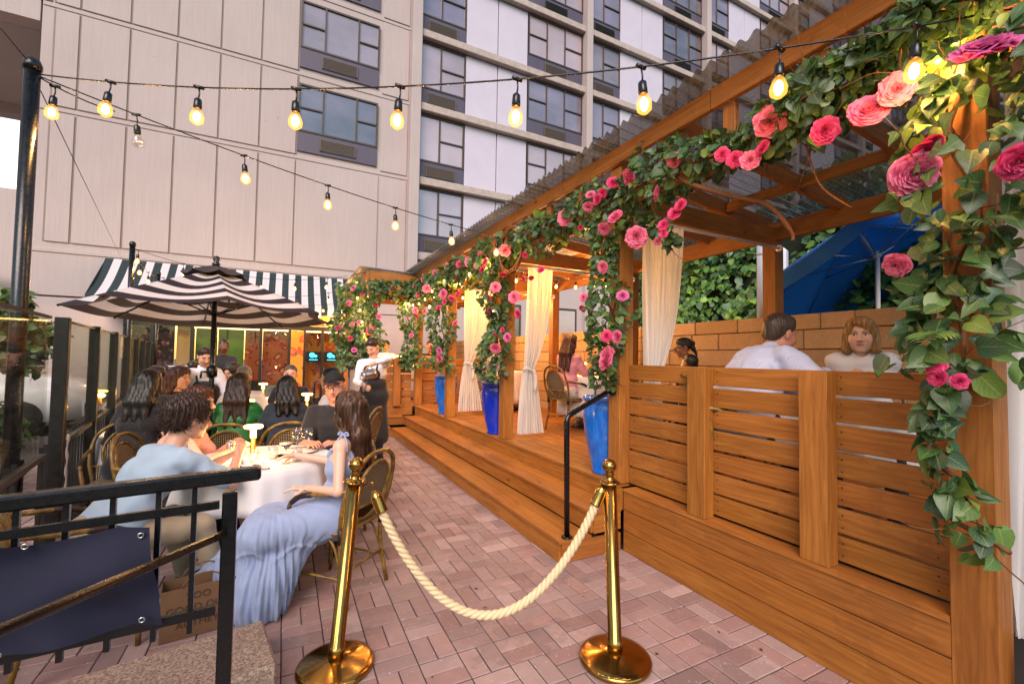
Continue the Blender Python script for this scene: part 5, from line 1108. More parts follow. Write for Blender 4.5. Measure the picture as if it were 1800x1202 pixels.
def ivy_wall():
    random.seed(31); fo = Foliage(); t = thing('ivy_hedge', 'dense green vine-covered hedge beyond the block wall', 'hedge', (7.4, 4.5, 0))
    for _ in range(9000):
        y = random.uniform(-2, 8.5); z = random.uniform(1.2, 4.3+.3*math.sin(y*2.1)); b = .25*math.sin(y*2.3+z*1.1)+.2*math.sin(z*3.1+y*.7)+.12*math.sin(y*6+z*5)
        x = 7.3+b+random.uniform(-.10, .22); c = gcol(); c = (c[0]*1.5, c[1]*1.7, c[2]*1.5)
        fo.leaf((x, y, z), (random.gauss(-.3, .4), random.gauss(0, .6), -.8+random.gauss(0, .3)), (-1+random.gauss(0, .35), -.3+random.gauss(0, .4), .5+random.gauss(0, .35)), random.uniform(.08, .17), random.choice(['heart', 'ivy', 'heart', 'round']), c, .1)
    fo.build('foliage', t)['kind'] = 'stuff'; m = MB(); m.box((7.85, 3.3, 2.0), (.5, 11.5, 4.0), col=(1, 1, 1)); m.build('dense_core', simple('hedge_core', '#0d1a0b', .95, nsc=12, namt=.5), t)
ivy_wall()
def tree(x, y, h, r, label, seed, size=.16, n=2600):
    t = bush('tree', label, 'tree', [((x, y, h), (r, r, r*.8)), ((x+r*.5, y-.3, h-r*.4), (r*.6, r*.6, r*.5)), ((x-r*.5, y+.2, h+r*.2), (r*.6, r*.6, r*.5))], n, size, ['ovate', 'heart'], seed, [(.05, .13, .03), (.08, .17, .03), (.03, .09, .025)], (x, y, 0))
    m = MB(); m.tube([(x, y, 0), (x+.05, y, h*.5), (x-.05, y, h)], [.14, .1, .05], 10)
    for k in range(5): a = k*1.3; m.tube([(x, y, h*.5+k*.12), (x+math.cos(a)*r*.4, y+math.sin(a)*r*.4, h*.8+k*.1), (x+math.cos(a)*r*.75, y+math.sin(a)*r*.75, h+.1)], [.05, .03, .012], 7)
    m.build('trunk', MT['twig'], t)
tree(-6.2, 11.6, 2.3, 1.4, 'bushy green street tree beyond the glass screen at far left', 41, n=1500); tree(-3.75, 8.8, 1.85, .85, 'small green tree top showing above the glass screen', 42, .11, 4200)
bush('shrub', 'low dark green shrub row on the street side of the glass screen', 'shrub', [((-3.0, 6.3, .6), (.5, 1.5, .55)), ((-4.2, 8.6, .5), (.5, 1.2, .45))], 4200, .08, ['ovate', 'round'], 43)
# street side: car and bench beyond the screen
simple('car_paint', '#c9ccd0', .25); simple('tyre', '#111111', .8); simple('car_glass', '#15191c', .08)
def car(x, y, rz, label):
    t = thing('parked_car', label, 'car', (x, y, 0)); R3 = Matrix.Rotation(rz, 3, 'Z')
    W_ = 1.75; prof = [(-2.2, .3, .95), (-2.15, .28, .98), (-1.7, .25, 1.05), (-1.15, .25, 1.38), (-.5, .25, 1.46), (.35, .25, 1.44), (1.0, .25, 1.08), (1.8, .25, .92), (2.15, .28, .75), (2.2, .35, .6)]
    def sec(i, top=True):
        u, zb, zt = prof[i]; tw = W_/2*(.78 if zt > 1.2 else .95); return [(u, -W_/2, zb), (u, -W_/2-.02, .75 if zt > .75 else zt*.9), (u, -tw, zt), (u, tw, zt), (u, W_/2+.02, .75 if zt > .75 else zt*.9), (u, W_/2, zb)]
    V = [Vector((x, y, 0))+R3 @ Vector(q) for i in range(len(prof)) for q in sec(i)]; F = []
    for i in range(len(prof)-1):
        for k in range(6): F.append([i*6+k, i*6+(k+1) % 6, (i+1)*6+(k+1) % 6, (i+1)*6+k])
    F.append([0, 1, 2, 3, 4, 5]); F.append([(len(prof)-1)*6+k for k in range(6)][::-1]); m = MB(); m.add(V, F, sm=True); m.build('body', MT['car_paint'], t)
    for s_ in (-1, 1):
        m = MB(); V = [Vector((x, y, 0))+R3 @ Vector(q) for q in ((-1.35, s_*(W_/2-.03), .92), (.85, s_*(W_/2-.03), .92), (.3, s_*(W_/2-.13), 1.36), (-1.0, s_*(W_/2-.13), 1.33))]; m.add(V, [[0, 1, 2, 3]]); m.build('side_window', MT['car_glass'], t)
        for u in (-1.35, 1.35):
            m = MB(); m.lathe([(0, -.1), (.3, -.1), (.32, -.06), (.32, .06), (.3, .1), (0, .1)], Vector((x, y, 0))+R3 @ Vector((u, s_*.8, .32)), 24, M=R3 @ Matrix.Rotation(R_(90), 3, 'X')); m.build('wheel', MT['tyre'], t)
car(-5.4, 11.6, 0, 'pale silver car parked on the street behind the glass screen')
m = MB()
for k in range(7): m.box((-2.2-k*.10, 3.3, .45), (.07, 1.7, .03), bev=.004, col=(1, 1, 1))
for y in (2.6, 4.0):
    for x in (-2.15, -2.85): m.box((x, y, .22), (.05, .05, .44), col=(1, 1, 1))
for k in range(4): m.box((-2.88-.02*k, 3.3, .58+k*.09), (.025, 1.7, .06), col=(1, 1, 1))
m.build('street_bench', simple('grey_slats', '#6f6a66', .7), label='grey slatted bench outside the glass screen', cat='bench', origin=(-2.5, 3.3, 0))

random.seed(77); fo = Foliage()
for _ in range(46):
    x = random.uniform(-.2, 2.3); y = random.uniform(1.2, 7); 
    if x > 1.7 and y > 2.7: continue
    fo.leaf((x, y, .006), (random.gauss(0, 1), random.gauss(0, 1), 0), (0, 0, 1), random.uniform(.012, .03), 'ovate', random.choice([(.03, .025, .02), (.06, .07, .02), (.10, .06, .03)]), .1)
o = fo.build('leaf_litter', None); props(o, 'scattered small dry leaf bits on the brick paving', 'leaf litter', None, 'stuff')
# ---------------------------------------------------------------- people: signed distance bodies
def nv(v): v = np.array(v, float); return v/(np.linalg.norm(v)+1e-9)
class SDF:
    def __init__(s): s.P = []; s.neg = []; s.disp = None
    def cap(s, a, b, ra, rb=None, k=.02, flat=None):
        a = np.array(a, float); b = np.array(b, float); rb = ra if rb is None else rb; r = max(ra, rb)
        s.P.append(('c', a, b, ra, rb, k, flat, np.minimum(a, b)-r, np.maximum(a, b)+r)); return s
    def ell(s, c, r, R=None, k=.02, neg=False):
        c = np.array(c, float); r = np.array(r, float); m = r.max(); e = ('e', c, R, r, None, k, None, c-m, c+m); (s.neg if neg else s.P).append(e); return s
    def _ev(s, p, X, Y, Z):
        if p[0] == 'c':
            a, b, ra, rb, flat = p[1], p[2], p[3], p[4], p[6]; d = b-a; L2 = max(d @ d, 1e-9)
            x, y, z = X-a[0], Y-a[1], Z-a[2]
            t = np.clip((x*d[0]+y*d[1]+z*d[2])/L2, 0, 1); qx, qy, qz = x-t*d[0], y-t*d[1], z-t*d[2]
            if flat is not None:
                n, f = flat; dn = (qx*n[0]+qy*n[1]+qz*n[2])*(f-1); qx, qy, qz = qx+dn*n[0], qy+dn*n[1], qz+dn*n[2]
            return np.sqrt(qx*qx+qy*qy+qz*qz)-(ra+(rb-ra)*t)
        c, R, r = p[1], p[2], p[3]; x, y, z = X-c[0], Y-c[1], Z-c[2]
        if R is not None: x, y, z = (R[0][0]*x+R[0][1]*y+R[0][2]*z, R[1][0]*x+R[1][1]*y+R[1][2]*z, R[2][0]*x+R[2][1]*y+R[2][2]*z)
        k0 = np.sqrt((x/r[0])**2+(y/r[1])**2+(z/r[2])**2); k1 = np.sqrt((x/r[0]**2)**2+(y/r[1]**2)**2+(z/r[2]**2)**2)+1e-6
        return k0*(k0-1)/k1
    def mesh(s, h):
        lo = np.min([p[7] for p in s.P], 0)-4*h-.012; hi = np.max([p[8] for p in s.P], 0)+4*h+.012
        n = np.ceil((hi-lo)/h).astype(int)+1; F = np.full(n, .06, np.float32)
        ax = [lo[i]+h*np.arange(n[i]) for i in range(3)]
        def sl(p, m):
            a = np.clip(np.floor((p[7]-m-lo)/h).astype(int), 0, n-1); b = np.clip(np.ceil((p[8]+m-lo)/h).astype(int)+1, 1, n); return a, b
        for lst, neg in ((s.P, False), (s.neg, True)):
            for p in lst:
                k = p[5]; a, b = sl(p, k+.035); q = tuple(slice(a[i], b[i]) for i in range(3))
                X, Y, Z = ax[0][q[0]][:, None, None], ax[1][q[1]][None, :, None], ax[2][q[2]][None, None, :]
                v = s._ev(p, X, Y, Z).astype(np.float32); f = F[q]
                if neg: v = -v; hh = np.clip(.5-.5*(v-f)/(-k), 0, 1); hh = np.clip(.5+.5*(v-f)/k, 0, 1); F[q] = f*(1-hh)+v*hh+k*hh*(1-hh)
                else: hh = np.clip(.5+.5*(f-v)/k, 0, 1); F[q] = f*(1-hh)+v*hh-k*hh*(1-hh)
        if s.disp: F += s.disp(ax[0][:, None, None], ax[1][None, :, None], ax[2][None, None, :]).astype(np.float32)
        F[0] = F[-1] = .06; F[:, 0] = F[:, -1] = .06; F[:, :, 0] = F[:, :, -1] = .06
        return snets(F, lo, h)
def snets(F, lo, h):
    S = F < 0; nx, ny, nz = F.shape; c = S[:-1, :-1, :-1].astype(np.int8)
    tot = np.zeros((nx-1, ny-1, nz-1), np.int8)
    for i in (0, 1):
        for j in (0, 1):
            for k in (0, 1): tot += S[i:nx-1+i, j:ny-1+j, k:nz-1+k]
    act = np.argwhere((tot > 0) & (tot < 8)); idx = np.full(tot.shape, -1, np.int32); idx[tuple(act.T)] = np.arange(len(act))
    acc = np.zeros((len(act), 3)); cnt = np.zeros(len(act)); C = [(i, j, k) for i in (0, 1) for j in (0, 1) for k in (0, 1)]
    for a in C:
        for b in C:
            if sum(b)-sum(a) == 1 and all(b[q] >= a[q] for q in range(3)):
                fa = F[act[:, 0]+a[0], act[:, 1]+a[1], act[:, 2]+a[2]]; fb = F[act[:, 0]+b[0], act[:, 1]+b[1], act[:, 2]+b[2]]
                m = (fa < 0) != (fb < 0); t = fa[m]/(fa[m]-fb[m]); acc[m] += np.array(a)+t[:, None]*(np.array(b)-np.array(a)); cnt[m] += 1
    V = lo+h*(act+acc/np.maximum(cnt, 1)[:, None]); Q = []
    for ax_ in range(3):
        s1 = [slice(None)]*3; s2 = [slice(None)]*3; s1[ax_] = slice(0, -1); s2[ax_] = slice(1, None)
        A = S[tuple(s1)]; B = S[tuple(s2)]; e = np.argwhere(A != B); o = [q for q in range(3) if q != ax_]
        e = e[(e[:, o[0]] > 0) & (e[:, o[1]] > 0) & (e[:, o[0]] < F.shape[o[0]]-1) & (e[:, o[1]] < F.shape[o[1]]-1)]
        fl = A[tuple(e.T)]
        def g(d0, d1): c = e.copy(); c[:, o[0]] += d0; c[:, o[1]] += d1; return idx[tuple(c.T)]
        q = np.stack([g(-1, -1), g(0, -1), g(0, 0), g(-1, 0)], 1)
        if ax_ == 1: q = q[:, ::-1]
        q[~fl] = q[~fl][:, ::-1]; Q.append(q)
    Q = np.concatenate(Q); Q = Q[(Q >= 0).all(1)]
    # light smoothing
    return V, Q
def frame(fwd, up=(0, 0, 1)):
    f = nv(fwd); s_ = nv(np.cross(f, up)); u = np.cross(s_, f); return s_, f, u   # side(right), forward, up
SK = Mat('skin'); _c = SK.attr(); _n = SK.noise(SK.coord(), 60, 4); SK.col(SK.mix(_c, '#8a3f2a', SK.math('MULTIPLY', _n, .16))); SK.set(Roughness=.48); SK.b.inputs['Subsurface Weight'].default_value = .12; SK.b.inputs['Subsurface Radius'].default_value = (.02, .008, .004); SK.b.inputs['Subsurface Scale'].default_value = .4
SK.bump(SK.noise(SK.coord(), 350, 2), .15, .0008)
def hairmat(name, c1, c2):
    m = Mat(name); v = m.coord('Object', (1, 1, .12)); n = m.noise(v, 90, 4, .7); n2 = m.noise(m.coord(), 7, 3); m.col(m.mix(m.ramp(n, [(.35, c1), (.7, c2)]), c1, m.math('MULTIPLY', n2, .5))); m.set(Roughness=.42); m.bump(n, .6, .004); MT[name] = m.m; return m.m
HM = {k: hairmat('hair_'+k, a, b) for k, a, b in (('brown', '#1d0e08', '#43261a'), ('black', '#0a0707', '#211613'), ('auburn', '#2b120b', '#5b2a1c'), ('blonde', '#7a5026', '#d0a566'), ('grey', '#5f5c5a', '#a5a09b'), ('saltdark', '#2a221d', '#5c4c40'), ('darkbrown', '#1a0d08', '#38201a'), ('longbrown', '#1f110c', '#6a4326'))}
SKT = dict(light=(.62, .34, .235), tan=(.50, .25, .155), rosy=(.60, .28, .19), brown=(.26, .12, .065), dark=(.10, .045, .025), pale=(.68, .42, .31))
def ik(a, c, l1, l2, pole):
    a = np.array(a, float); c = np.array(c, float); d = c-a; L = min(np.linalg.norm(d), (l1+l2)*.995); dn = nv(d); c = a+dn*L
    x = (l1*l1-l2*l2+L*L)/(2*L); hgt = math.sqrt(max(l1*l1-x*x, 0)); p = np.array(pole, float); p -= dn*(p @ dn); return a+dn*x+nv(p)*hgt, c
def head_sdf(c, fwd, up, sc, near, feminine=False, jaw=1.0):
    s_, f, u = frame(fwd, up); H = lambda x, y, z: np.array(c)+(s_*x+f*y+u*z)*sc; R = np.array([s_, f, u]); S = SDF(); E = lambda p, r, k=.02, neg=False: S.ell(H(*p), np.array(r)*sc, R, k*sc, neg)
    E((0, -.018, .035), (.073, .094, .083)); E((0, .022, -.018), (.064, .070, .088), .03); E((0, .028, -.072), (.047*jaw, .054, .042), .03); E((0, .066, -.098), (.020*jaw, .016, .016), .02)
    for q in (-1, 1):
        E((q*.036, .058, -.030), (.026, .028, .030), .025)
        E((q*.045*jaw, .0, -.07), (.018, .035, .03), .03)
        if near: E((q*.031, .098, .008), (.017, .016, .011), .012, True); E((q*.031, .0785, .006), (.0135, .0135, .0125), .002); E((q*.031, .0815, .013), (.0155, .0135, .0055), .003)
        E((q*.076, -.012, -.006), (.009, .019, .032), .008); 
        if near: E((q*.030, .084, .024), (.019, .010, .006), .01)
    S.cap(H(0, .090, .012), H(0, .113, -.030), .007*sc, .0115*sc, .008*sc)
    for q in (-1, 1): E((q*.0125, .100, -.034), (.009, .011, .008), .005)
    if near:
        S.cap(H(-.019, .0825, -.060), H(.019, .0825, -.060), .0055*sc, k=.006*sc); S.cap(H(0, .089, -.058), H(0, .089, -.060), .0065*sc, k=.008*sc); S.cap(H(-.014, .084, -.0695), H(.014, .084, -.0695), .0072*sc, k=.007*sc)
    return S, H, (s_, f, u)
def head_color(V, c, fr, sc, skin, hair, near, lips=(.45, .10, .09), beard=0, smile=0):
    s_, f, u = fr; q = (V-np.array(c))/sc; x, y, z = q @ s_, q @ f, q @ u; C = np.tile(np.array(skin), (len(V), 1)); ax_ = np.abs(x)
    def put(m, col, a=1.0): m = np.clip(m, 0, 1)[:, None]*a; C[:] = C*(1-m)+np.array(col)*m
    put(np.exp(-(((ax_-.038)/.016)**2+((z+.032)/.016)**2))*(y > .03), (skin[0]*1.0, skin[1]*.70, skin[2]*.66), .6)
    put(np.exp(-(((ax_)/.014)**2+((z+.033)/.012)**2))*(y > .095), (skin[0]*1.0, skin[1]*.75, skin[2]*.7), .5)
    if beard: put(((z < -.045)*(y > .0)*(ax_ < .062))*np.clip((-z-.045)/.02, 0, 1), hair, beard)
    if y.max() > .05:
        fy = y > .06
        put((((x/.023)**2+((z+.0625-smile*x*x*18)/.0085)**2) < 1)*(y > .076), lips, .85)
        put((np.abs(z+.0645-smile*x*x*18) < .0014)*(ax_ < .021)*(y > .076), (.09, .02, .02), .9)
        e = ((ax_-.031)/.0150)**2+((z-.0055)/.0072)**2
        put((e < 1.5)*fy, tuple(k*.35 for k in skin), .75); put((e < .85)*fy, (.62, .58, .56)); ir = ((ax_-.031)/.0062)**2+((z-.0055)/.0068)**2; put((ir < 1)*(e < .95)*fy, (.06, .03, .02)); put((ir < .22)*fy, (.008, .006, .006))
        put((np.abs(z-.0125-.1*(.031-ax_)**1) < .0021)*(np.abs(ax_-.031) < .0155)*fy, (.03, .015, .012), .9)
        put((np.abs(z-.0275+12*(ax_-.033)**2) < .0038)*(np.abs(ax_-.033) < .020)*fy, tuple(.6*k+.05 for k in hair), .7)
    return C
def strands(m, roots, fn, r, seg=3):
    for i, q in enumerate(roots): m.tube(fn(q), r, seg, cap=False)
def hand_prims(S, w, d, n, sc, curl, side, spread=.1):
    """w wrist, d finger direction, n palm normal (towards palm), side vector = towards thumb"""
    d = nv(d); n = nv(n-d*np.dot(n, d)); t = np.cross(d, n)*side
    pc = w+d*.045*sc; S.cap(w, w+d*.02*sc, .020*sc, .022*sc, .012*sc, (n, 1.35)); 
    for k in range(4): b = w+d*.085*sc+t*(.028-.0185*k)*sc; S.cap(w+d*.025*sc+t*(.016-.010*k)*sc, b, .013*sc, .0115*sc, .010*sc)
    ln = [.066, .074, .069, .054]
    for k in range(4):
        b = w+d*(.088-.004*abs(k-1.2))*sc+t*(.030-.0195*k)*sc; c1 = curl*(.8+.12*k); dd = nv(d+t*(.10-.07*k)*spread*3); p = b; ang = 0
        for j, fr_ in enumerate((.45, .32, .23)):
            ang += c1*(.55 if j == 0 else .5); v = dd*math.cos(ang)+n*math.sin(ang); q = p+v*ln[k]*fr_*sc; S.cap(p, q, (.0092-.0011*j)*sc, (.0084-.0012*j)*sc, .0025*sc); p = q
    b = w+d*.022*sc+t*.022*sc; v1 = nv(t*.75+d*.65+n*.35*(1+curl)); q = b+v1*.042*sc; S.cap(b, q, .0145*sc, .0105*sc, .008*sc); v2 = nv(v1*.6+d*.7+n*.5*curl); S.cap(q, q+v2*.032*sc, .0102*sc, .0082*sc, .003*sc)
PTOTAL = 0
def person(label, hip, face, *, z0=0, lean=(.0, .0), head=(0, 0, 0), top=dict(kind='tee', mat='linen_white'), legs='seated', pants='dark_trousers', skin='light', hair='brown', style='short', hands=None, h=.006, near=True, sc=1.0, build=1.0, group='guests and staff', twist=0, fem=False, knees=None, extras=None, beard=0, smile=0, hh=None, headoff=(0, 0), shoes='shoe_dark', jaw=1.0, neck=0, hands_vis=True, hnorm=None, poles=None):
    """hip (x,y) of pelvis; face heading clockwise from +y in degrees; lean (forward, side) offset of the neck base in metres"""
    hip = np.array([hip[0], hip[1], z0+(.53 if legs == 'seated' else .93)*sc]); a = R_(face); fw = np.array([math.sin(a), math.cos(a), 0]); sd_ = np.array([math.cos(a), -math.sin(a), 0]); up = np.array([0, 0, 1.])
    a2 = R_(face+twist); fw2 = np.array([math.sin(a2), math.cos(a2), 0]); sd2 = np.array([math.cos(a2), -math.sin(a2), 0])
    g = build; tl = .515*sc; off = fw*lean[0]+sd_*lean[1]; vert = math.sqrt(max(.01, tl*tl-off @ off)); nk = hip+off+up*vert; tdir = nv(nk-hip)
    tfw = nv(fw2-tdir*(fw2 @ tdir))
    chest = hip+(nk-hip)*.70; belly = hip+(nk-hip)*.32; sw = .168*sc*(g**.5)*(.88 if fem else 1)
    sL, sR = nk-sd2*sw-tdir*.035*sc, nk+sd2*sw-tdir*.035*sc
    hf = math.sin(R_(head[0])); ha = R_(face+twist+head[0]); hfw = np.array([math.sin(ha)*math.cos(R_(head[1])), math.cos(ha)*math.cos(R_(head[1])), math.sin(R_(head[1]))]); hup = nv(up*1+nv(off+1e-6*fw)*min(.5, np.linalg.norm(off))+sd2*head[2])
    hc = nk+tdir*.085*sc+up*(.115*sc-neck)+np.array([hfw[0], hfw[1], 0])*.03*sc+fw2*headoff[0]+sd2*headoff[1]
    t = thing('person', label, 'person', tuple(np.array([hip[0], hip[1], z0])), group)
    sk = SKT[skin]; hcmap = dict(brown=(.06, .03, .02), black=(.02, .013, .012), auburn=(.08, .03, .02), blonde=(.16, .09, .05), grey=(.16, .15, .14), saltdark=(.07, .055, .045), darkbrown=(.04, .02, .015), longbrown=(.06, .035, .02))
    # arms
    hands = hands or (hip+fw*.36*sc-sd_*.17+up*.12, hip+fw*.36*sc+sd_*.17+up*.12); arms = []
    for i, (sh, hd) in enumerate(((sL, hands[0]), (sR, hands[1]))):
        sg = -1 if i == 0 else 1; pl_ = (poles[i] if poles and poles[i] is not None else sd_*sg*.6-up*.9-fw*.35); e, wr = ik(sh, hd, .285*sc, .255*sc, pl_); arms.append((sh, e, wr, sg))
    B = SDF(); k1 = .02*sc; gh = g**.35
    kind = top['kind']
    B.cap(nk-tdir*.03, hc-hfw*.015*sc-up*.05*sc, .057*sc*(.85 if fem else 1.05), .052*sc*(.85 if fem else 1.05), .03)
    if kind in ('sundress', 'tank'): B.cap(nk-sd2*.11*sc-tdir*.03, nk+sd2*.11*sc-tdir*.03, .05*sc, k=.04); B.cap(chest-sd2*.05, chest+sd2*.05, .105*sc*g, k=.05, flat=(tfw, 1.15)); B.cap(sL, sR, .045*sc, k=.03)
    else: B.cap(nk-sd2*.07*sc-tdir*.02, nk+sd2*.07*sc-tdir*.02, .042*sc, k=.03)
    for i, (sh, e, wr, sg) in enumerate(arms):
        r1 = .045*sc*gh*(.84 if fem else 1.05); B.cap(sh, e, r1*1.04, .038*sc*gh*(.84 if fem else 1.05), .012); B.cap(e, wr, .037*sc*gh*(.84 if fem else 1.05), .026*sc*(.88 if fem else 1), .012)
        if hands_vis:
            d = nv(wr-e); n_ = (hnorm[i] if hnorm and hnorm[i] is not None else nv(-up*1.0-sd_*sg*.4)); dd = d if not (hnorm and len(hnorm) > 2 and hnorm[2][i] is not None) else nv(hnorm[2][i])
            hand_prims(B, wr, dd, np.array(n_, float), sc*(.9 if fem else 1), top.get('curl', .55), sg*-1*(1))
    # legs
    legj = []
    if legs == 'seated':
        for i, sg in enumerate((-1, 1)):
            kd = nv(fw+sd_*sg*.16) if knees is None else nv(knees[i][0]); hpj = hip+sd_*sg*.085*sc-up*.0; kn = hpj+kd*.43*sc-up*.015; kn[2] = z0+.49*sc; fo = (kd*.10 if knees is None else np.array(knees[i][1], float)); an = kn+fo*1.0-up*.0; an[2] = z0+.09; legj.append((hpj, kn, an, kd))
    else:
        for i, sg in enumerate((-1, 1)):
            hpj = hip+sd_*sg*.085*sc; kn = hpj+fw*(.02+.03*(i == 0))+sd_*sg*.01-up*.43*sc; an = hpj+sd_*sg*.02-fw*.02; an[2] = z0+.09; legj.append((hpj, kn, an, fw))
    S, Hh, fr = head_sdf(hc, hfw, hup, 1.02*sc*(.97 if fem else 1.02), near, fem, jaw); hsc = 1.02*sc*(.97 if fem else 1.02)
    V1, Q1 = B.mesh(h); V2, Q2 = S.mesh(hh or (h*.55 if near else h*.9)); C2 = head_color(V2, hc, fr, hsc, sk, hcmap[hair], near, beard=beard, smile=smile) if (hh or h) < .02 else np.tile(sk, (len(V2), 1)); C1 = np.tile(np.array(sk), (len(V1), 1))
    mesh_obj('body', np.concatenate([V1, V2]), np.concatenate([Q1, Q2+len(V1)]), SK.m, t, True, vcol=np.concatenate([C1, C2]))
    # clothing
    fold_seed = random.uniform(0, 50); fa = top.get('fold', .0045)
    def folds(amp, sc_=1.0):
        fs = fold_seed
        def d(X, Y, Z): 
            w = np.sin((X*31+Y*17+Z*23)*sc_+fs+1.7*np.sin((Y*19-Z*27+X*9)*sc_+fs)); w2 = np.sin((Z*47-X*29+Y*13)*sc_+2.1*np.sin((X*21+Z*15)*sc_+fs*2)); return amp*(w*.6+w2*.5)
        return d
    cm = MT[top['mat']]; T = SDF(); T.disp = folds(fa)
    if kind in ('tee', 'shirt', 'long', 'jacket'):
        w = g; T.cap(hip-sd_*.07*w+up*.0, hip+sd_*.07*w, .125*sc*w, k=.05, flat=(fw, 1.05)); T.cap(belly-sd2*.05*w, belly+sd2*.05*w, .122*sc*w, k=.06, flat=(tfw, 1.12)); T.cap(chest-sd2*.065, chest+sd2*.065, .125*sc*g**.7*(.92 if fem else 1), k=.06, flat=(tfw, 1.15))
        if fem: 
            for q in (-1, 1): T.ell(chest+tfw*.085+sd2*q*.06-tdir*.02, (.055, .05, .055), None, .04)
        T.cap(nk-sd2*.10*sc-tdir*.035, nk+sd2*.10*sc-tdir*.035, .066*sc, k=.045)
        T.cap(nk-tdir*.03, nk+tdir*.012, .07*sc, .066*sc, .02)
        for sh, e, wr, sg in arms:
            T.cap(sh, sh*.6+e*.4, .062*sc*gh, .060*sc*gh, .035)
            if kind == 'tee': T.cap(sh*.6+e*.4, sh*.22+e*.78, .060*sc*gh, .066*sc*gh, .012)
            else: T.cap(sh*.6+e*.4, e, .058*sc*gh, .052*sc*gh, .015); lw = .55 if kind == 'shirt' and top.get('rolled') else .96; T.cap(e, e*(1-lw)+wr*lw, .052*sc*gh, .040*sc*gh, .014)
        if kind in ('shirt', 'jacket'): 
            for q in (-1, 1): T.cap(nk+tfw*.05*sc+sd2*q*.03+tdir*.01, nk-tfw*.045*sc+sd2*q*.045+tdir*.035, .016*sc, k=.008)
        T.ell(hc-up*.055*sc-hfw*.005, (.052, .052, .09), None, .006, True)
        V, Q = T.mesh(h*1.05); mesh_obj('shirt' if kind != 'jacket' else 'jacket', V, Q, cm, t, True)
    elif kind == 'sundress':
        T.cap(belly-sd2*.045, belly+sd2*.045, .112*sc*g, k=.06, flat=(tfw, 1.12)); T.cap(chest-sd2*.05-tdir*.03, chest+sd2*.05-tdir*.03, .117*sc*g, k=.04, flat=(tfw, 1.12))
        T.ell(nk-tdir*.035*1.0+tdir*.03, (.3, .3, .058), np.array([sd2, tfw, tdir]), .008, True)
        for q in (-1, 1): T.cap(chest+sd2*q*.085+tfw*.08+tdir*.04, nk+sd2*q*.115+tfw*.02+tdir*.028, .014, .012, .01); T.cap(nk+sd2*q*.115+tfw*.02+tdir*.028, chest+sd2*q*.085-tfw*.085+tdir*.03, .012, k=.01)
        V, Q = T.mesh(h*.9); mesh_obj('dress_bodice', V, Q, cm, t, True)
    # lower body
    if extras and 'skirt' in extras: extras['skirt'](t, hip, legj, fw, sd_, h)
    else:
        Pn = SDF(); Pn.disp = folds(.004, .9); Pn.cap(hip-sd_*.07, hip+sd_*.07, .128*sc*g**.7, k=.05)
        for hpj, kn, an, kd in legj: Pn.cap(hpj, kn, .088*sc*g**.5, .064*sc*g**.3, .03); Pn.cap(kn, an+up*.02, .062*sc*g**.3, .050*sc, .02)
        V, Q = Pn.mesh(h*1.3); mesh_obj('trousers', V, Q, MT[pants], t, True)
    for hpj, kn, an, kd in legj:
        Sh = SDF(); tv = nv(kd*np.array([1, 1, 0])); b = an.copy(); b[2] = z0+.045; Sh.cap(b-tv*.05, b+tv*.14, .044*sc, .036*sc, .02, (up, 1.1)); Sh.cap(b-tv*.02+up*.01, an+up*.03, .042*sc, .040*sc, .02); Sh.cap(b-tv*.05-up*.025, b+tv*.14-up*.022, .035*sc, .036*sc, .012, (up, 1.8)); V, Q = Sh.mesh(max(h, .006)); V[:, 2] = np.maximum(V[:, 2], z0+.004); mesh_obj('shoe', V, Q, MT[shoes], t, True)
    # hair
    Hs = SDF(); E = lambda p, r, k=.02, neg=False: Hs.ell(Hh(*p), np.array(r)*hsc, np.array(fr), k*hsc, neg); hm = HM[hair]; s_, f_, u_ = fr
    fs = random.uniform(0, 9)
    def hd(a1, f1):
        def d(X, Y, Z): return a1*np.sin((X*f1+1.3*np.sin(Z*25+fs)))*np.sin(Y*f1+1.1*np.sin(Z*19)+fs)
        return d
    if style in ('short', 'crop', 'curly', 'bun'):
        gth = dict(short=.006, crop=.003, curly=.026, bun=.006)[style]
        E((0, -.022, .040), (.074+gth, .095+gth, .082+gth)); 
        if style != 'crop': E((0, .022, .090), (.052+gth*.4, .040, .022+gth*.6), .03)
        if style in ('short', 'curly'): E((0, -.07, -.02), (.055+gth, .03+gth, .05), .03)
        E((0, .104, -.022), (.070, .060, .096), .012, True); 
        for q in (-1, 1): E((q*.085, .006, -.03), (.028, .028, .045), .012, True)
        E((0, -.02, -.105), (.09, .1, .055), .02, True)
        Hs.disp = hd(.006 if style == 'curly' else .0022, 210 if style == 'curly' else 260)
        if style == 'bun': E((0, -.125, .03), (.035, .03, .035), .01); Hs.cap(Hh(0, -.115, -.02), Hh(.02, -.13, -.2), .03*hsc, .014*hsc, .01)
    elif style in ('long', 'bob'):
        fl = extras.get('fall', .30) if extras else .30; fl = .14 if style == 'bob' else fl
        E((0, -.02, .040), (.086, .106, .092)); E((0, .030, .090), (.062, .055, .032), .03)
        bk = Hh(0, -.078, -.02); dn = np.array([0, 0, -1.])
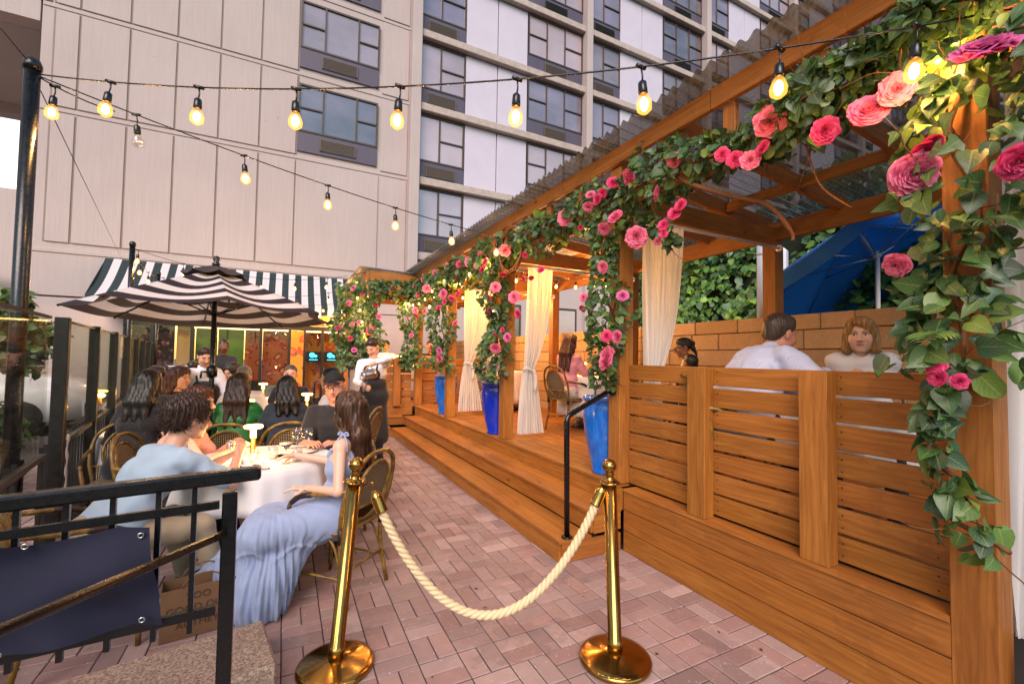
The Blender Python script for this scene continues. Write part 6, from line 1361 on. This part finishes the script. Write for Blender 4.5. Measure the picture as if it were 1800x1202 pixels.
        if style == 'bob':
            for q in (-1, 1): Hs.cap(Hh(q*.066, .005, .02), Hh(q*.078, .022, -.095), .034*hsc, .030*hsc, .03)
            Hs.cap(Hh(-.05, -.06, .0), Hh(-.055, -.05, -.10), .045*hsc, .038*hsc, .03); Hs.cap(Hh(.05, -.06, .0), Hh(.055, -.05, -.10), .045*hsc, .038*hsc, .03)
        else:
            b2 = nk-tfw*.105*sc+tdir*.0; 
            for q in (-1, 0, 1):
                a0 = Hh(q*.052, -.062, .02); a1 = nk-tfw*.085*sc+sd2*q*.065+up*.03; a2_ = a1-up*(fl-.12)-tfw*.035+sd2*q*.01; Hs.cap(a0, a1, .050*hsc, .044*hsc, .035); Hs.cap(a1, a2_, .044*hsc, .026*hsc, .03, (tfw, 1.25))
            for q in (-1, 1): Hs.cap(Hh(q*.066, .0, .03), Hh(q*.072, .0, -.07), .028*hsc, .026*hsc, .03); Hs.cap(Hh(q*.072, .0, -.07), nk+sd2*q*.075+tfw*(.02 if extras and extras.get('front') else -.05)*sc-up*.03, .026*hsc, .024*hsc, .025)
        E((.0, .105, -.030), (.058, .070, .088), .012, True)
        if style == 'bob': E((.016, .112, .008), (.040, .058, .074), .014, True)
        def d(X, Y, Z): return .0045*np.sin(X*150+2*np.sin(Z*9+fs))*np.sin(Y*140+2*np.sin(Z*7))
        Hs.disp = d
    elif style == 'cap':
        E((0, -.06, -.01), (.066, .05, .05)); E((0, .05, -.06), (.09, .09, .1), .01, True)
    V, Q = Hs.mesh(max(.0035, h*.6) if near else h)
    mesh_obj('hair', V, Q, hm, t, True)
    if near and style in ('curly', 'long', 'bob') and h < .0056:
        m = MB(); random.seed(int(fs*100)); P = np.array(V); keep = P
        if style == 'curly':
            for _ in range(1500):
                p = Vector(P[random.randrange(len(P))]); n_ = (p-Vector(Hh(0, -.01, .02))).normalized(); tv = n_.orthogonal().normalized(); bt = n_.cross(tv); r = random.uniform(.004, .009); ph = random.uniform(0, 6); c0 = p-n_*.004
                dr = (n_*.4+Vector((random.gauss(0, .6), random.gauss(0, .6), -.5+random.gauss(0, .4)))).normalized()
                m.tube([c0+dr*(.0055*k)+(tv*math.cos(ph+k*1.1)+bt*math.sin(ph+k*1.1))*r for k in range(7)], .0012, 3, cap=False)
        else:
            top_ = Vector(Hh(0, .01, .13)); tree_z = P[:, 2]
            for _ in range(900 if style == 'long' else 800):
                p = P[random.randrange(len(P))].copy(); c_ = np.array(Hh(0, -.02, .03)); q = []
                for k in range(12):
                    q.append(Vector(p)); v = p-c_; 
                    if p[2] > c_[2]-.01: v2 = nv(v); tg = nv(np.array([0, 0, -1.])-v2*(-v2[2])); stp = tg
                    else: stp = np.array([random.gauss(0, .10), random.gauss(0, .10), -1.])
                    p2 = p+stp*.016
                    j = np.argmin(((P[::3]-p2)**2).sum(1)); s2 = P[::3][j]
                    if np.linalg.norm(s2-p2) > .02: break
                    out = nv(s2-np.array([c_[0], c_[1], s2[2]])); p = s2*.75+p2*.25+out*.0008
                if len(q) > 3: m.tube([Vector(x) for x in q], .0011, 3, cap=False)
        m.build('hair_strands', hm, t)['kind'] = 'stuff'
    if extras:
        for nm, fn in extras.items():
            if callable(fn) and nm != 'skirt': fn(t, Hh, hsc, fr, nk, tdir, tfw, sd2, hip, arms, chest)
    return t
# ---------------------------------------------------------------- clothes
def stripes_v(sc, c2, amt=.5, axis=0):
    def f(m, base):
        sp = m.new('SeparateXYZ'); m.ln(m.coord(), sp.inputs[0]); a = m.math('GREATER_THAN', m.math('SINE', m.math('MULTIPLY', m.math('ADD', sp.outputs[0], m.math('MULTIPLY', sp.outputs[1], .6 if axis == 0 else -.4)), sc)), .1); return m.mix(base, c2, m.math('MULTIPLY', a, amt))
    return f
def dots(sc, c2, th=.16):
    def f(m, base):
        v = m.new('TexVoronoi'); v.inputs['Scale'].default_value = sc; m.ln(m.coord(), v.inputs['Vector']); return m.mix(base, c2, m.math('LESS_THAN', v.outputs['Distance'], th))
    return f
cloth('blue_chambray', '#9db2c8', 300); cloth('pink_dotted', '#e2a49a', 300, c2=dots(38, '#8d3a44')); cloth('sky_cotton', '#8e9dc0', 260); cloth('black_jersey', '#14131a', 400); cloth('white_cotton', '#dcd9e0', 300)
cloth('apron_black', '#15161e', 200, .7); cloth('green_satin', '#0b6a2c', 200, .5); cloth('denim_dark', '#2a3340', 350); cloth('pink_tee', '#d98fa0', 300); cloth('grey_shirt', '#8d8fa0', 300); cloth('lavender_tee', '#8f86a3', 300)
cloth('pinstripe', '#c3cbe8', 300, c2=stripes_v(520, '#8f9dd0', .28)); cloth('cream_knit', '#dfdbe0', 200); cloth('plaid', '#e2d8cf', 200, c2=stripes_v(220, '#b89b7a', .5)); cloth('dark_floral_cloth', '#17141a', 200, c2=dots(45, '#7a5a4a', .14))
cloth('dark_trousers', '#16171f', 300); cloth('khaki', '#a08f78', 300); cloth('white_denim', '#d6cfc8', 300); cloth('navy_jeans', '#1a2238', 400)
simple('shoe_dark', '#15110f', .5); simple('shoe_white', '#d8d4d2', .5); simple('cap_black', '#101014', .85)
A3 = lambda *v: np.array(v, float)
def glasses(t, H, s, fr, *a):
    m = MB()
    for q in (-1, 1):
        m.tube([Vector(H(q*.032+.024*math.cos(k), .106, .004+.017*math.sin(k))) for k in [2*math.pi*i/14 for i in range(14)]], .0018, 5, closed=True); m.tube([Vector(H(q*.056, .104, .008)), Vector(H(q*.079, .05, .010)), Vector(H(q*.080, -.01, .006))], .0018, 5)
    m.tube([Vector(H(-.009, .107, .008)), Vector(H(.009, .107, .008))], .0018, 5); m.build('glasses', MT['phone_black'], t)
def cap(t, H, s, fr, *a):
    m = MB(); V = []
    def f(u, v):
        an = u*2*math.pi; el = v*math.pi/2; return H(.083*math.cos(an)*math.cos(el)*1.02, -.012+.104*math.sin(an)*math.cos(el), .056+.080*math.sin(el)-.030*(1-v)*max(0, min(1, .6-math.sin(an)*1.2)))
    m.sheet(f, 40, 12); m.sheet(lambda u, v: H((u-.5)*.150*(1-.25*v), .080+.062*v*(1-.7*(2*u-1)**2)+.0, .056-.006*v-.022*(2*u-1)**2), 16, 6); m.lathe([(.006, 0), (0, .004)], H(0, -.012, .134), 8)
    m.build('baseball_cap', MT['cap_black'], t)
def apron(mat='apron_black', bib=True, long=.55):
    def f(t, H, s, fr, nk, td, tf, sd, hip, arms, chest):
        S = SDF(); 
        S.cap(hip-sd*.075+A3(0, 0, .02), hip+sd*.075+A3(0, 0, .02), .142, k=.04); S.cap(hip-sd*.06, hip-sd*.09-A3(0, 0, long), .12, .14, .05); S.cap(hip+sd*.06, hip+sd*.09-A3(0, 0, long), .12, .14, .05)
        b = hip+(nk-hip)*.35; S.cap(b-sd*.05, b+sd*.05, .136, k=.05, flat=(tf, 1.1)); c = hip+(nk-hip)*.66+tf*.075; S.cap(c-sd*.05, c+sd*.05, .075, k=.03)
        S.neg.append(('e', hip-tf*.36+(nk-hip)*.8, None, A3(.34, .34, .5), None, .01, None, hip-tf*.36-.6, hip-tf*.36+1.1)) if bib else None
        def d(X, Y, Z): return .006*np.sin(X*40+Z*5)*np.sin(Y*38+2)*np.clip((hip[2]-Z)*3, .2, 1)
        S.disp = d; V, Q = S.mesh(.009); mesh_obj('apron', V, Q, MT[mat], t, True)
        m = MB()
        for q in (-1, 1): m.tube(bez([Vector(c+sd*q*.07+tf*.05+td*.05), Vector(nk+sd*q*.075+tf*.02+td*.0), Vector(nk-tf*.07+sd*q*.03+td*.03)], 4), .012, 6)
        m.build('apron_strap', MT[mat], t)
    return f
people = []
# nearest table
person('young man with curly brown hair in a light blue shirt, leaning onto the nearest table', (-.83, 3.04), 52, lean=(.33, .0), head=(8, -8, 0), top=dict(kind='tee', mat='blue_chambray', curl=.9, fold=.006), pants='khaki', hair='brown', style='curly', build=1.0,
       hands=(A3(-.34, 3.52, .80), A3(-.25, 3.40, .835)), poles=(None, A3(.5, -.8, -.9)), h=.005, shoes='shoe_dark', hnorm=(A3(.3, .2, -1), A3(-.6, .5, -.2), (None, A3(.15, .5, .85))))
def pinkhair(t, H, *a): pass
person('woman with auburn curls in a pink dotted top beside the curly-haired man', (-.84, 4.08), 100, lean=(.22, 0), head=(6, -4, 0), top=dict(kind='tee', mat='pink_dotted', curl=.7), hair='auburn', style='long', fem=True, sc=.96, extras=dict(fall=.18, front=1), hands=(A3(-.36, 4.02, .80), A3(-.30, 3.86, .80)), h=.0055, lean_=0) if False else \
person('woman with auburn curls in a pink dotted top beside the curly-haired man', (-.84, 4.08), 100, lean=(.22, 0), head=(6, -4, 0), top=dict(kind='tee', mat='pink_dotted', curl=.7), hair='auburn', style='long', fem=True, sc=.96, extras=dict(fall=.18, front=1), hands=(A3(-.36, 4.02, .80), A3(-.30, 3.86, .80)), h=.0055)
def skirt_blue(t, hip, legj, fw, sd, h):
    S = SDF(); k = .07
    S.cap(hip-sd*.06+A3(0, 0, .03), hip+sd*.06+A3(0, 0, .03), .135, k=k)
    for hp, kn, an, kd in legj: S.cap(hp, kn, .120, .095, k); S.cap(kn, an+A3(.10, -.08, .05), .09, .09, k)
    K = (legj[0][1]+legj[1][1])/2
    S.cap(K, A3(-.11, 2.98, .12), .10, .14, k); S.cap(K, A3(-.17, 3.10, .12), .10, .12, k); S.cap(A3(.16, 3.02, .47), A3(-.04, 2.98, .16), .09, .12, k); S.cap(A3(-.06, 2.95, .2), A3(-.08, 2.96, .06), .12, .13, k)
    def d(X, Y, Z):
        an = np.arctan2(Y-3.06, X+.02); amp = np.clip((.62-Z)/.5, 0, 1)
        md = .55+.45*np.sin(an*3.3+Z*4+1); return amp*(md*.014*np.sin(an*17+2.2*np.sin(Z*5+an))+.009*np.sin(an*29+Z*9+2)*(1.2-md)+.005*np.sin(an*53-Z*8))+.003*np.sin(X*60+Z*44)*np.sin(Y*53)+.006*np.exp(-((Z-.36-.03*np.sin(an*5))/.012)**2)*-1
    S.disp = d; V, Q = S.mesh(.0065); V[:, 2] = np.maximum(V[:, 2], .006); mesh_obj('skirt', V, Q, MT['sky_cotton'], t, True)
def bows(t, H, s, fr, nk, td, tf, sd, hip, arms, chest):
    for q in (-1, 1):
        c = Vector(nk+sd*q*.118+tf*.0+td*.045); m = MB()
        for w in (-1, 1):
            m.tube(bez([c, c+Vector(tf)*w*.02+Vector((0, 0, .012)), c+Vector(tf)*w*.032-Vector((0, 0, .005)), c+Vector((0, 0, -.004))], 5), .0055, 6); m.tube(bez([c, c+Vector(tf)*w*.03+Vector(sd)*q*.02-Vector((0, 0, .04)), c+Vector(tf)*w*.035+Vector(sd)*q*.025-Vector((0, 0, .10))], 5), [.005]*10+[.008], 6)
        m.build('shoulder_tie', MT['sky_cotton'], t)
person('young woman with long dark hair in a pale blue sundress at the nearest table', (.33, 3.06), -72, lean=(-.06, .0), head=(34, -4, 0), twist=8, top=dict(kind='sundress', mat='sky_cotton', curl=.55, fold=.004), skin='pale', hair='longbrown', style='long', fem=True, sc=.93, h=.005,
       hands=(A3(.15, 2.98, .69), A3(.09, 3.42, .81)), poles=(A3(.2, -.7, -.8), A3(.2, .3, -1)), knees=[(A3(-1, -.05, 0), A3(-.36, .30, 0)), (A3(-1, .12, 0), A3(-.33, .44, 0))], shoes='shoe_white', extras=dict(fall=.30, skirt=skirt_blue, bows=bows), hnorm=(A3(0, 0, -1), A3(-.2, -.3, -1), (A3(-.9, .2, .1), A3(-.95, -.1, -.05))))
person('smiling man in a black cap, glasses and black tee at the nearest table', (.50, 4.28), 205, lean=(.12, .03), head=(-6, -6, .10), top=dict(kind='tee', mat='black_jersey', curl=.6), skin='rosy', hair='saltdark', style='cap', build=1.35, smile=.35, extras=dict(glasses=glasses, cap=cap), hands=(A3(.42, 3.9, .78), A3(.22, 3.92, .79)), h=.0055, jaw=1.15)
# middle tables
person('woman with long brown hair in a green top, seen from behind', (-.40, 4.98), 6, lean=(.10, 0), head=(10, -4, 0), top=dict(kind='long', mat='green_satin'), hair='brown', style='long', fem=True, sc=.97, extras=dict(fall=.36), h=.0075, near=False)
person('woman with black hair in a dark denim jacket, seen from behind', (.04, 4.92), -4, lean=(.10, 0), head=(6, -6, 0), top=dict(kind='jacket', mat='denim_dark'), hair='black', style='long', fem=True, sc=.95, extras=dict(fall=.24), h=.0075, near=False)
person('man with cropped dark hair in a black tee facing the viewer, beyond the denim jacket', (.10, 6.95), 186, lean=(.10, 0), head=(0, -4, 0), top=dict(kind='tee', mat='black_jersey'), hair='saltdark', style='crop', skin='light', h=.008, near=True, hh=.004, beard=.3)
person('man with short black hair in a white shirt turned away, left of the waiter', (.60, 5.42), -58, lean=(.10, 0), head=(-8, -4, 0), top=dict(kind='shirt', mat='white_cotton'), hair='black', style='short', skin='tan', h=.007, near=False, build=1.1)
person('grey-haired man in a pale shirt behind the woman in green', (-.44, 6.25), 172, lean=(.12, 0), head=(8, -8, 0), top=dict(kind='shirt', mat='white_cotton'), hair='grey', style='short', skin='rosy', h=.009, near=True, hh=.005)
person('young man with black tousled hair in a lavender grey tee near the green window', (-.60, 7.7), 205, lean=(.12, 0), head=(10, -12, 0), top=dict(kind='tee', mat='lavender_tee'), hair='black', style='curly', skin='tan', h=.010, near=True, hh=.005, extras=dict(glasses=glasses))
person('woman with big dark curls in a dark floral top by the glass screen', (-1.12, 4.78), 20, lean=(.14, 0), head=(0, -6, 0), top=dict(kind='long', mat='dark_floral_cloth'), hair='black', style='long', fem=True, h=.008, near=False, extras=dict(fall=.28))
person('dark-haired woman by the screen, half hidden behind the dark curls', (-1.42, 6.35), 30, lean=(.14, 0), head=(0, 0, 0), top=dict(kind='long', mat='dark_floral_cloth'), hair='darkbrown', style='long', fem=True, h=.011, near=False, extras=dict(fall=.2))
person('brown-haired woman turned to the right behind the curly-haired man', (-1.12, 5.95), 120, lean=(.10, 0), head=(0, -6, 0), top=dict(kind='tee', mat='black_jersey'), hair='auburn', style='long', fem=True, h=.010, near=True, hh=.005, extras=dict(fall=.2))
person('seated person in a black tee at the back, facing the floral wall', (-1.42, 9.4), 10, head=(0, 0, 0), top=dict(kind='tee', mat='black_jersey'), hair='black', style='crop', skin='dark', h=.013, near=False)
person('dark-clothed staff member standing at the back near the green window', (-1.0, 9.7), 185, legs='stand', head=(0, -15, 0), top=dict(kind='tee', mat='black_jersey'), hair='black', style='crop', skin='dark', h=.013, near=True, hh=.007)
# staff
def pitcher(t, H, s, fr, nk, td, tf, sd, hip, arms, chest): pass
person('young waiter in a white shirt and black apron pouring from a steel pitcher', (1.15, 6.55), 205, legs='stand', lean=(.05, 0), head=(18, -34, .05), top=dict(kind='shirt', mat='white_cotton', rolled=1, curl=1.2), hair='darkbrown', style='short', skin='light', h=.006, hh=.0035, pants='navy_jeans', hands=(A3(1.06, 6.28, 1.38), A3(.98, 6.24, 1.10)), poles=(A3(1, .1, .25), A3(-.5, .3, -1)), extras=dict(apron=apron()), sc=.99)
person('waitress in a white shirt and black apron bending over behind the umbrella pole', (-.93, 6.95), 168, legs='stand', lean=(.30, .02), head=(-10, -22, 0), top=dict(kind='shirt', mat='white_cotton', rolled=1, curl=.9), hair='brown', style='bun', fem=True, skin='light', h=.008, hh=.004, hands=(A3(-.62, 6.45, .9), A3(-1.12, 6.62, 1.22)), extras=dict(apron=apron(long=.3)), sc=.96)
t = thing('steel_pitcher', 'steel water pitcher tipped in the waiter’s hand', 'pitcher', (.99, 6.16, 1.28)); Mp = Matrix.Rotation(R_(-100), 3, 'Y') @ Matrix.Rotation(R_(20), 3, 'X'); m = MB(); m.lathe([(0, -.09), (.062, -.09), (.07, -.07), (.072, -.02), (.055, .05), (.045, .08), (.052, .10), (.048, .10), (.04, .08), (.05, .05)], (1.02, 6.16, 1.25), 24, M=Mp); m.build('jug', MT['steel'], t)
m = MB(); m.tube(bez([Vector((1.02, 6.16, 1.25))+Mp @ Vector(q) for q in ((.05, 0, .08), (.11, 0, .06), (.115, 0, -.02), (.068, 0, -.06))], 5), .007, 7); m.build('handle', MT['steel'], t)
tumbler(.96, 6.15, 1.03, 'glass of ice water held below the pitcher', False, .13, .036)
t = thing('ice_bucket', 'white fluted ice bucket held up by the waitress', 'bucket', (-1.12, 6.5, 1.14)); m = MB(); m.lathe([(0, 0), (.075, 0), (.095, .2), (.10, .2), (.10, .21), (.09, .21), (.085, .17)], (-1.12, 6.5, 1.14), 20); m.build('pail', MT['white_ceramic'], t); m = MB()
for k in range(9): m.box((-1.12+random.uniform(-.06, .06), 6.5+random.uniform(-.05, .05), 1.335+random.uniform(0, .03)), (.03, .03, .03), rz=k, bev=.004, col=(1, 1, 1))
m.build('ice', MT['clear_glass'], t)
# deck
person('woman with long auburn hair in a pink tee and white trousers on the deck', (3.60, 5.28), 72, z0=.5, lean=(.05, 0), head=(0, -8, 0), top=dict(kind='tee', mat='pink_tee'), pants='white_denim', shoes='shoe_white', hair='auburn', style='long', fem=True, h=.006, near=False, extras=dict(fall=.36), hands=(A3(3.95, 5.45, 1.24), A3(3.98, 5.06, .98)))
person('man in a grey shirt behind the cream curtain on the deck', (3.42, 7.62), 85, z0=.5, lean=(.08, 0), top=dict(kind='long', mat='grey_shirt'), pants='khaki', hair='saltdark', style='short', skin='rosy', h=.009, near=False)
person('woman with a black ponytail in a cream plaid top looking down', (4.30, 3.60), -48, z0=.5, lean=(.12, 0), head=(-8, -14, 0), top=dict(kind='tee', mat='plaid'), hair='black', style='bun', skin='brown', fem=True, h=.006, hh=.0035, extras=dict(glasses=glasses), sc=.94)
person('child with short black hair just showing above the fence', (3.86, 3.32), 10, z0=.5, sc=.78, top=dict(kind='tee', mat='pink_tee'), hair='black', style='short', skin='brown', h=.008, near=False)
person('heavy-set man in a blue striped shirt with his back to the fence', (2.82, 2.10), 118, z0=.54, lean=(.28, .02), head=(-16, -12, 0), neck=.065, top=dict(kind='long', mat='pinstripe', fold=.006), hair='saltdark', style='short', skin='rosy', h=.006, build=1.6, hh=.004, sc=1.06, hands=(A3(3.25, 1.78, 1.36), A3(3.14, 1.64, 1.42)), poles=(None, A3(-.3, -.6, -.4)))
person('blonde woman with a bob in a white cardigan facing the viewer', (3.52, 1.60), -113, z0=.54, neck=.05, lean=(.10, 0), head=(2, -3, .02), top=dict(kind='long', mat='cream_knit', curl=1.2), skin='pale', hair='blonde', style='bob', fem=True, h=.005, hh=.003, hands=(A3(3.31, 1.54, 1.385), A3(3.28, 1.45, 1.40)), sc=.97, poles=(A3(0, 1, -.9), A3(.1, -1, -.9)), hnorm=(A3(.1, -1, .1), A3(.1, 1, .1), (A3(-.25, -.7, .5), A3(-.25, .7, .5))))
person('man with dark hair and glasses on the far deck, behind the waiter', (2.12, 10.6), 215, z0=.5, top=dict(kind='tee', mat='white_cotton'), hair='black', style='short', skin='tan', h=.011, near=True, hh=.006, extras=dict(glasses=glasses))
person('guest in dark clothes half hidden by the garland on the far deck', (3.0, 10.0), 200, z0=.5, top=dict(kind='tee', mat='black_jersey'), hair='darkbrown', style='short', skin='tan', h=.011, near=True, hh=.006, hands=(A3(2.7, 9.6, 1.5), A3(2.75, 9.7, 1.25)))
